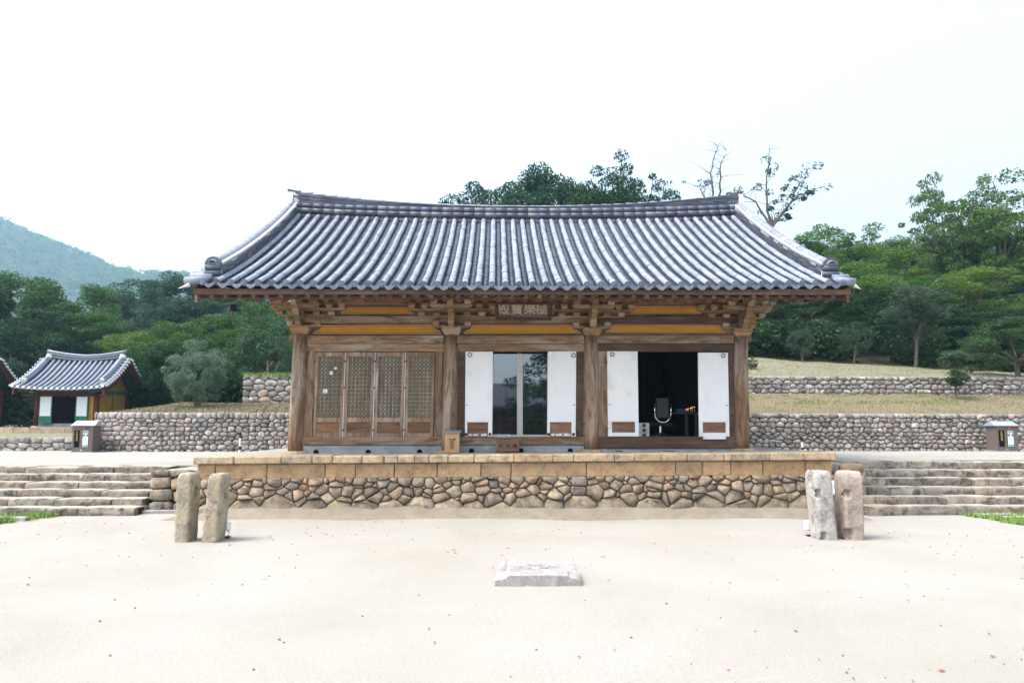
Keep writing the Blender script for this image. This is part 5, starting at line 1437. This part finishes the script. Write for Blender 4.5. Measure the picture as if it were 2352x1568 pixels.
def tree(kind, px, ytop, wpx, Y, tint, label, zb=None, name='tree', group=None, ybase=None):
    p = atY(px, ytop, Y); D = (Y-CAM[1])
    if zb is None: zb = zhill(p[0], Y)
    if ybase is not None: zb = atY(px, ybase, Y)[2]
    H = max(p[2]-zb, .6)*.94; i = CNT.get(kind, 0); CNT[kind] = i+1
    tm, cm, hw = LIB[kind][i % len(LIB[kind])]
    sx = (wpx*D/FPX/2)/hw; sz = H/10
    o = bpy.data.objects.new(name, None); COL.objects.link(o); o.location = (p[0], Y, zb); o.scale = (sx, sx, sz); o.rotation_euler = (0, 0, random.choice((0, 2.2, 3.7, 5.1)) if kind != 'topiary' else 0)
    tag(o, label, 'tree', group)
    for nm, me in (('trunk', tm), ('crown', cm)):
        c = bpy.data.objects.new(nm, me); COL.objects.link(c); c.parent = o; c.color = (*tint, 1)
    return o
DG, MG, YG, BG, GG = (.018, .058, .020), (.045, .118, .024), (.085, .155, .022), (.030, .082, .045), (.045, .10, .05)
LF = 'trees of the wood left of the hall'; RF = 'trees of the wood right of the hall'; HF = 'trees rising behind the hall roof'
T = tree
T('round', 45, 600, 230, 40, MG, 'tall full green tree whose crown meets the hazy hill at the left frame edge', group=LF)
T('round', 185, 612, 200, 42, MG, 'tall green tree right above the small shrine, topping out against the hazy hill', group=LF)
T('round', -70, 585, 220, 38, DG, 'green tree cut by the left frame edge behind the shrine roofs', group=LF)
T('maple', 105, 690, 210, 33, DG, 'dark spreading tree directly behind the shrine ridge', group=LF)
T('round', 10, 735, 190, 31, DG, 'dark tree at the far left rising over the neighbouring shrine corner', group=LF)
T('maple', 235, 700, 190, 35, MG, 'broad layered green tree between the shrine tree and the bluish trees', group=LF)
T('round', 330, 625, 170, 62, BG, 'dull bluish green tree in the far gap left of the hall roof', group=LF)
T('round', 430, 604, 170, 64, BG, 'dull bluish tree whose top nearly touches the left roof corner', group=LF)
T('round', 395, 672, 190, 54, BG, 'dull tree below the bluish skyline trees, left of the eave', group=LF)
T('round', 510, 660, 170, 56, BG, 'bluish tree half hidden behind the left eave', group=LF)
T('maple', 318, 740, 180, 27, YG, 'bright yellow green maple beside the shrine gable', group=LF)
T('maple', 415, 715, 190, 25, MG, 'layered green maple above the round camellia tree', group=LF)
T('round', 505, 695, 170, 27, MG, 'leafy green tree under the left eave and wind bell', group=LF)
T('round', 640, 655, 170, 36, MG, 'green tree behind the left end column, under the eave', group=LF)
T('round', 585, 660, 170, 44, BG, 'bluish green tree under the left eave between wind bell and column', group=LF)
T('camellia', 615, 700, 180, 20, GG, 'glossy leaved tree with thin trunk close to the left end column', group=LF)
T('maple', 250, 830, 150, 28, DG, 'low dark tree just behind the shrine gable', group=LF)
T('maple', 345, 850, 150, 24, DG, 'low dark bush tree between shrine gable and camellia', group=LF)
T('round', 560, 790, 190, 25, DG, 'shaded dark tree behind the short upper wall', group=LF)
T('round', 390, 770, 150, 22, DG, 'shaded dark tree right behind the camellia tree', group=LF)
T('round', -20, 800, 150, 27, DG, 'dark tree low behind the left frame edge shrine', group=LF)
T('camellia', 455, 770, 124, 14.2, (.12, .19, .13), 'round grey green camellia tree with twin trunks on the grassy bank', zb=2.4, name='camellia_tree')
# behind the hall
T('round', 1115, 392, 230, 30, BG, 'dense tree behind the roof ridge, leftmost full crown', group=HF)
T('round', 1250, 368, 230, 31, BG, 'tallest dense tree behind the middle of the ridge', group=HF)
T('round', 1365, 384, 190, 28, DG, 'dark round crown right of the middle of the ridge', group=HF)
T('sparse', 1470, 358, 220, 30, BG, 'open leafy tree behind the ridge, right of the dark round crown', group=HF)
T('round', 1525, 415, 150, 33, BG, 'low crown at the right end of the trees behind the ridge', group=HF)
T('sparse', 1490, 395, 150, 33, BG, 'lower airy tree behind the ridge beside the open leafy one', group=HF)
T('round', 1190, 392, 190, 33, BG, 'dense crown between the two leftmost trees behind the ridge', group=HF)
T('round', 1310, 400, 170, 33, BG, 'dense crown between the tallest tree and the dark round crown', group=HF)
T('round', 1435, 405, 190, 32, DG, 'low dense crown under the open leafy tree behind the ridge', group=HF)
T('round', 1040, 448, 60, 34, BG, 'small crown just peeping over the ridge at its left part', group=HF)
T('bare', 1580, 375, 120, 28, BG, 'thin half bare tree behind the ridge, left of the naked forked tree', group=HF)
def gaunt(label, pxb, pyb, Y, limbs, seed, tint, tuft=1.0):
    g = random.Random(seed); b = atY(pxb, pyb, Y); zb = zhill(b[0], Y)
    o = bpy.data.objects.new('gaunt_tree', None); COL.objects.link(o); o.location = (b[0], Y, zb); OFF[o.name] = Vector(o.location)
    tag(o, label, 'tree', HF); mb = MB(); cl = []
    mb.tube([(b[0]+.2, Y, zb-.5), (b[0]-.1, Y, lerp(zb, b[2], .5)), tuple(b)], [.2, .16, .11], 8)
    for L in limbs:
        dy = g.uniform(-1.2, 1.2); pts = [Vector(b)]
        for k, (x, y) in enumerate(L):
            q = atY(x, y, Y); q[1] += dy*(k+1)/len(L); pts.append(Vector(q))
        fine = []
        for a, c in zip(pts, pts[1:]):
            for t in (0, .33, .66): fine.append(a.lerp(c, t)+Vector((g.gauss(0, .05), 0, g.gauss(0, .05))))
        fine.append(pts[-1]); n = len(fine)
        mb.tube(fine, [lerp(.085, .022, i/(n-1)) for i in range(n)], 6, cap=False)
        for i in range(2, n):
            for _ in range(2):
                p = fine[i]; c = p+Vector((g.gauss(0, .55), g.gauss(0, .4), abs(g.gauss(.25, .3)))); mb.tube([p, p.lerp(c, .5)+Vector((g.gauss(0, .06), 0, .05)), c], [.022, .016, .009], 5, cap=False)
                if g.random() < tuft: cl.append((tuple(c), g.uniform(.16, .42), g.randint(16, 50)))
    t = mb.mesh('trunk', M_['bark'], True, origin=(b[0], Y, zb)); c = bpy.data.objects.new('trunk', t); COL.objects.link(c); c.parent = o
    if cl:
        cl = [((x-b[0], y-Y, z-zb), r, n) for (x, y, z), r, n in cl]
        c = bpy.data.objects.new('crown', leaf_mesh('crown', cl, .15, .8, seed)); COL.objects.link(c); c.parent = o; c.color = (*tint, 1)
gaunt('gaunt tree with leaf tufts and one far leaning limb beside the ridge end', 1772, 520, 27, [[(1758, 470), (1754, 410), (1758, 352)], [(1735, 462), (1700, 440)], [(1805, 480), (1842, 442), (1880, 428)], [(1820, 462), (1835, 425), (1862, 402)], [(1790, 500), (1812, 497)]], 4, BG, .8)
gaunt('nearly leafless pale forked tree behind the ridge', 1636, 500, 29, [[(1640, 440), (1637, 395), (1650, 345), (1658, 326)], [(1648, 445), (1645, 400), (1655, 362)], [(1620, 450), (1610, 425)]], 6, (.09, .10, .08), .12)
# right wood
T('round', 1920, 498, 210, 42, (.085, .18, .035), 'green rounded tree beyond the right roof corner', group=RF)
T('maple', 2080, 530, 170, 50, YG, 'light yellow green tree in the gap between rounded and tall airy trees', group=RF)
T('sparse', 2290, 382, 260, 34, (.08, .155, .035), 'tall airy tree with dark forked trunk at the right frame edge', group=RF)
T('sparse', 2165, 400, 170, 37, (.09, .17, .04), 'tall airy tree left of the forked trunk tree', group=RF)
T('sparse', 2230, 470, 170, 36, (.08, .155, .035), 'shorter airy tree between the two tall airy ones', group=RF)
T('round', 2150, 590, 200, 44, YG, 'soft light green crown beneath the tall airy trees', group=RF)
T('round', 2020, 610, 210, 36, MG, 'mid green crown below the light yellow green tree', group=RF)
T('maple', 2225, 605, 260, 31, (.11, .185, .028), 'broad mossy green maple below the forked trunk tree', group=RF)
T('maple', 2350, 640, 230, 33, MG, 'broad green maple cut by the right frame edge', group=RF)
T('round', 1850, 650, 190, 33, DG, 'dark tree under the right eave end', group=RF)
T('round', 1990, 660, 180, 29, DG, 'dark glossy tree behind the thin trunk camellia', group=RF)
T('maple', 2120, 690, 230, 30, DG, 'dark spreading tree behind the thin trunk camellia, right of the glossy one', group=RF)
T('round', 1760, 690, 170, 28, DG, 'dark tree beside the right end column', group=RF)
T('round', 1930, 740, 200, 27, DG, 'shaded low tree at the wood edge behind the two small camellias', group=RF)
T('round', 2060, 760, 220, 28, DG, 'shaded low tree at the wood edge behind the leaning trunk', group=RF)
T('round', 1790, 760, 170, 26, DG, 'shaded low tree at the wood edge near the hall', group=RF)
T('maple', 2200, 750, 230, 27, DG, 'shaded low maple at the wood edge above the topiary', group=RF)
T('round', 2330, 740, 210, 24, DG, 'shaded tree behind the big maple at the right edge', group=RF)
T('round', 1870, 560, 200, 52, MG, 'green tree peeping over the right roof slope behind the rounded tree', group=RF)
T('round', 2000, 545, 210, 58, MG, 'far green crown between the rounded tree and the yellow green one', group=RF)
T('round', 2330, 560, 220, 48, MG, 'far green crown behind the forked trunk at the right edge', group=RF)
T('round', 2215, 545, 200, 55, BG, 'far bluish crown behind the airy trees', group=RF)
T('maple', 1960, 590, 220, 34, (.09, .18, .03), 'leafy maple right of the roof corner, below the rounded tree', group=RF)
T('maple', 2090, 640, 240, 33, MG, 'leafy green maple in the middle of the right wood', group=RF)
T('maple', 2280, 700, 240, 26, DG, 'dark leafy maple filling the wood above the clipped tree', group=RF)
T('camellia', 1838, 750, 62, 22.0, (.05, .09, .06), 'small round camellia on the bank crest, nearer the hall', ybase=826, name='camellia_tree')
T('camellia', 1957, 728, 62, 22.2, (.05, .09, .055), 'small upright camellia on the bank crest, next one away from the hall', ybase=828, name='camellia_tree')
T('sparse', 2092, 640, 150, 21.6, (.05, .085, .055), 'slender pale trunked tree leaning on the bank crest', ybase=836, name='slender_tree')
T('maple', 2335, 712, 250, 13.8, (.04, .085, .03), 'big dark maple spreading over the upper wall at the right edge', zb=3.6, name='maple_tree')
T('topiary', 2188, 795, 66, 11.9, (.06, .115, .055), 'small two tiered clipped tree in front of the upper wall', zb=2.85, name='clipped_tree')
T('camellia', 1727, 838, 26, 16.0, (.05, .09, .05), 'little shrub beside the right end column on the upper bank', zb=z_ru(9.2, 16.0), name='shrub')

# undergrowth hiding the forest floor
def scatter_blobs(name, pts, size, rad, n, tint, mat_kind='stuff', seed=5):
    cl = [(p, r, n) for p, r in pts]; me = leaf_mesh(name, cl, size, .8, seed); o = link(name, me); o.color = (*tint, 1); tag(o, kind='stuff'); return o
pts = []
for k in range(120):
    x = random.uniform(-13, 8); y = random.uniform(26, 50); pts.append(((x, y, zhill(x, y)+.8), random.uniform(.8, 1.8)))
for k in range(520):
    s = random.random()
    x = random.uniform(-60, 70); y = random.uniform(24.5, 60)
    if -9 < x < 9 and y < 26: continue
    pts.append(((x, y, zhill(x, y)+.5), random.uniform(.8, 1.8)))
for k in range(150):
    x = random.uniform(7, 42); y = random.uniform(23.0, 25.5); pts.append(((x, y, zhill(x, y)+random.uniform(.1, 1.6)), random.uniform(.6, 1.2)))
for k in range(130):
    x = random.uniform(-32, -8); y = random.uniform(22.5, 27); pts.append(((x, y, zhill(x, y)+random.uniform(.2, 2.2)), random.uniform(.6, 1.3)))
scatter_blobs('undergrowth', pts, .24, 1, 170, (.022, .055, .02))
# far wooded hills
HXS = [-1400, -800, -650, -580, -519, -478, -425, -371, -300, -200, -100, 0, 200, 300, 420, 485, 600, 760, 1400]
HZS = [300, 300, 268, 238, 214, 194, 186, 180, 168, 128, 70, 50, 60, 120, 208, 234, 220, 250, 270]
def zfar(x, y):
    base = float(np.interp(x, HXS, HZS))
    t = min(max((y-400)/440, 0), 1); t = t*t*(3-2*t)
    return -5+(base+2)*t+nz(x, y, .008, 10)*t
sheet('far_hills', frange(-1400, 1400, 130), frange(130, 1250, 46), zfar, M_['leafmould'])
pts = []
for k in range(5200):
    x = random.uniform(-1050, -200) if k % 4 else random.uniform(250, 760); y = random.uniform(520, 860)
    pts.append(((x, y, zfar(x, y)+3), random.uniform(4, 8.5)))
scatter_blobs('hill_forest', pts, 3.0, 1, 44, (.06, .13, .03), seed=9)

# ------------------------------------------------------------------ grass, litter
def blades(name, poly_fn, n, h, w, mat, seed):
    g = random.Random(seed); mb = MB()
    for _ in range(n):
        q = poly_fn(g)
        if q is None: continue
        x, y, z = q; a = g.uniform(0, 6.283); hh = h*g.uniform(.5, 1.2); lx, ly = math.cos(a), math.sin(a); ben = g.uniform(.2, .8)*hh
        mb.add([(x-ly*w, y+lx*w, z), (x+ly*w, y-lx*w, z), (x+lx*ben, y+ly*ben, z+hh)], [(0, 1, 2)])
    o = mb.build(name, mat); tag(o, kind='stuff'); return o
def inpoly(x, y, P):
    c = False
    for i in range(len(P)):
        a, b = P[i], P[i-1]
        if (a[1] > y) != (b[1] > y) and x < (b[0]-a[0])*(y-a[1])/(b[1]-a[1])+a[0]: c = not c
    return c
def patch(px):
    P = [tuple(atZ(x, y, 0)[:2]) for x, y in px]; xs = [p[0] for p in P]; ys = [p[1] for p in P]
    def f(g):
        x, y = g.uniform(min(xs), max(xs)), g.uniform(min(ys), max(ys))
        if not inpoly(x, y, P) or mnoise.noise(Vector((x*1.6, y*2.6, 1))) < -.3: return None
        return x, y, -.01
    return f
blades('grass', patch([(-200, 1168), (60, 1167), (120, 1176), (138, 1182), (70, 1194), (-40, 1206), (-200, 1216)]), 26000, .085, .011, M_['blade'], 1)
blades('grass', patch([(2192, 1172), (2260, 1166), (2560, 1170), (2560, 1222), (2330, 1204), (2240, 1190), (2205, 1180)]), 26000, .085, .011, M_['blade'], 2)
def bank(x0, x1, y0, y1, fz): return lambda g: (lambda x, y: (x, y, fz(x, y)-.01))(g.uniform(x0, x1), g.uniform(y0, y1))
blades('dry_grass', bank(7, 30, 8.75, 12.8, z_rt), 24000, .06, .009, M_['dryblade'], 3)
blades('dry_grass', bank(7, 34, 13.2, 22.2, z_ru), 26000, .06, .011, M_['dryblade'], 4)
blades('dry_grass', bank(-15, -6, 10.7, 16.9, z_lt), 20000, .10, .013, M_['dryblade'], 5)
def bankp(x0, x1, y0, y1, fz, th):
    def f(g):
        x, y = g.uniform(x0, x1), g.uniform(y0, y1)
        return None if mnoise.noise(Vector((x*.45, y*.8, 8)))+.35*mnoise.noise(Vector((x*2, y*2, 4))) < th else (x, y, fz(x, y)-.01)
    return f
blades('grass', bankp(8, 26, 10.6, 12.95, z_rt, .12), 16000, .10, .009, M_['limeblade'], 6)
blades('dry_grass', lambda g: (lambda x: (x, 17.0+g.uniform(-.05, .5), 4.0))(g.uniform(-12.3, -7)), 2500, .22, .02, M_['blade'], 7)
# leaf litter and pebbles on the court
g = random.Random(3); mb = MB(); pb = MB()
for k in range(900):
    x, y = g.uniform(-9, 9), -2.2-abs(g.gauss(0, 1))*4.5
    if k % 5 == 0: x, y = g.gauss(3.2, 1.6), g.uniform(-12.6, -9)
    if y < -13.5: continue
    a = g.uniform(0, 6.283); s = g.uniform(.008, .024) if k % 3 else g.uniform(.02, .034); z = .004+nz(x, y, .5, .02)-.012+.004
    if k < 260:
        mb.add([(x+s*math.cos(a), y+s*math.sin(a), z+.006), (x+s*.5*math.cos(a+1.57), y+s*.5*math.sin(a+1.57), z), (x-s*math.cos(a), y-s*math.sin(a), z+.004), (x+s*.5*math.cos(a-1.57), y+s*.5*math.sin(a-1.57), z+.008)], [(0, 1, 2, 3)])
    else:
        r_ = .003+.013*g.random()**3; pb.convex([(x-r_, y, z), (x, y-r_*.7, z), (x+r_, y, z), (x, y+r_*.8, z), (x, y, z+r_*.7), (x, y, z-r_)], [(0, 1, 4), (1, 2, 4), (2, 3, 4), (3, 0, 4), (0, 1, 5), (1, 2, 5), (2, 3, 5), (3, 0, 5)])
for k in range(500):
    x, y = g.uniform(-6.2, 6), g.uniform(-2.15, -1.5); r_ = g.uniform(.006, .022); z = zmound(x, y)
    pb.convex([(x-r_, y, z), (x, y-r_*.7, z), (x+r_, y, z), (x, y+r_*.8, z), (x, y, z+r_*.7), (x, y, z-r_)], [(0, 1, 4), (1, 2, 4), (2, 3, 4), (3, 0, 4), (0, 1, 5), (1, 2, 5), (2, 3, 5), (3, 0, 5)])
tag(mb.build('leaf_litter', M_['litter']), kind='stuff'); tag(pb.build('pebbles', M_['st_warm']), kind='stuff')

# ------------------------------------------------------------------ what stands behind the photographer (seen in the glass)
og = thing('opposite_gate_hall', (2, -52, 0), 'dark tiled hall across the court, mirrored in the glass doors', 'building')
mb = MB(); mb.box(-14, 18, -54, -49.5, 0, 3.6); mb.build('wall', M_['wood_dark'], og)
for k in range(9):
    mb = MB(); mb.tube([(-13+k*3.75, -49.2, 0), (-13+k*3.75, -49.2, 3.7)], .16, 8); mb.build('column', M_['maroon'], og)
mb = MB(); mb.prismx([(-56, 3.4), (-56, 3.6), (-52, 5.9), (-51.6, 5.9), (-47.8, 3.6), (-47.8, 3.4)], -16, 20); mb.build('roof', M_['tile_dark'], og)
o = T('maple', 1180, 900, 100, 30, DG, 'dark pine like tree across the court, mirrored in the glass doors')
o.location = (4.2, -26, 0); o.scale = (.9, .9, .75)

# ------------------------------------------------------------------ haze
n = NT('haze_air'); n.n.remove(n.b)
pv = n.new('ShaderNodeVolumePrincipled'); pv.inputs['Color'].default_value = (.50, .78, 1.0, 1); pv.inputs['Density'].default_value = .00046; pv.inputs['Anisotropy'].default_value = .45
n.L(pv.outputs[0], n.out.inputs['Volume'])
mb = MB(); mb.box(-1450, 1450, -950, 1550, -40, 420); hz = mb.build('haze', n.mat); tag(hz, kind='stuff')
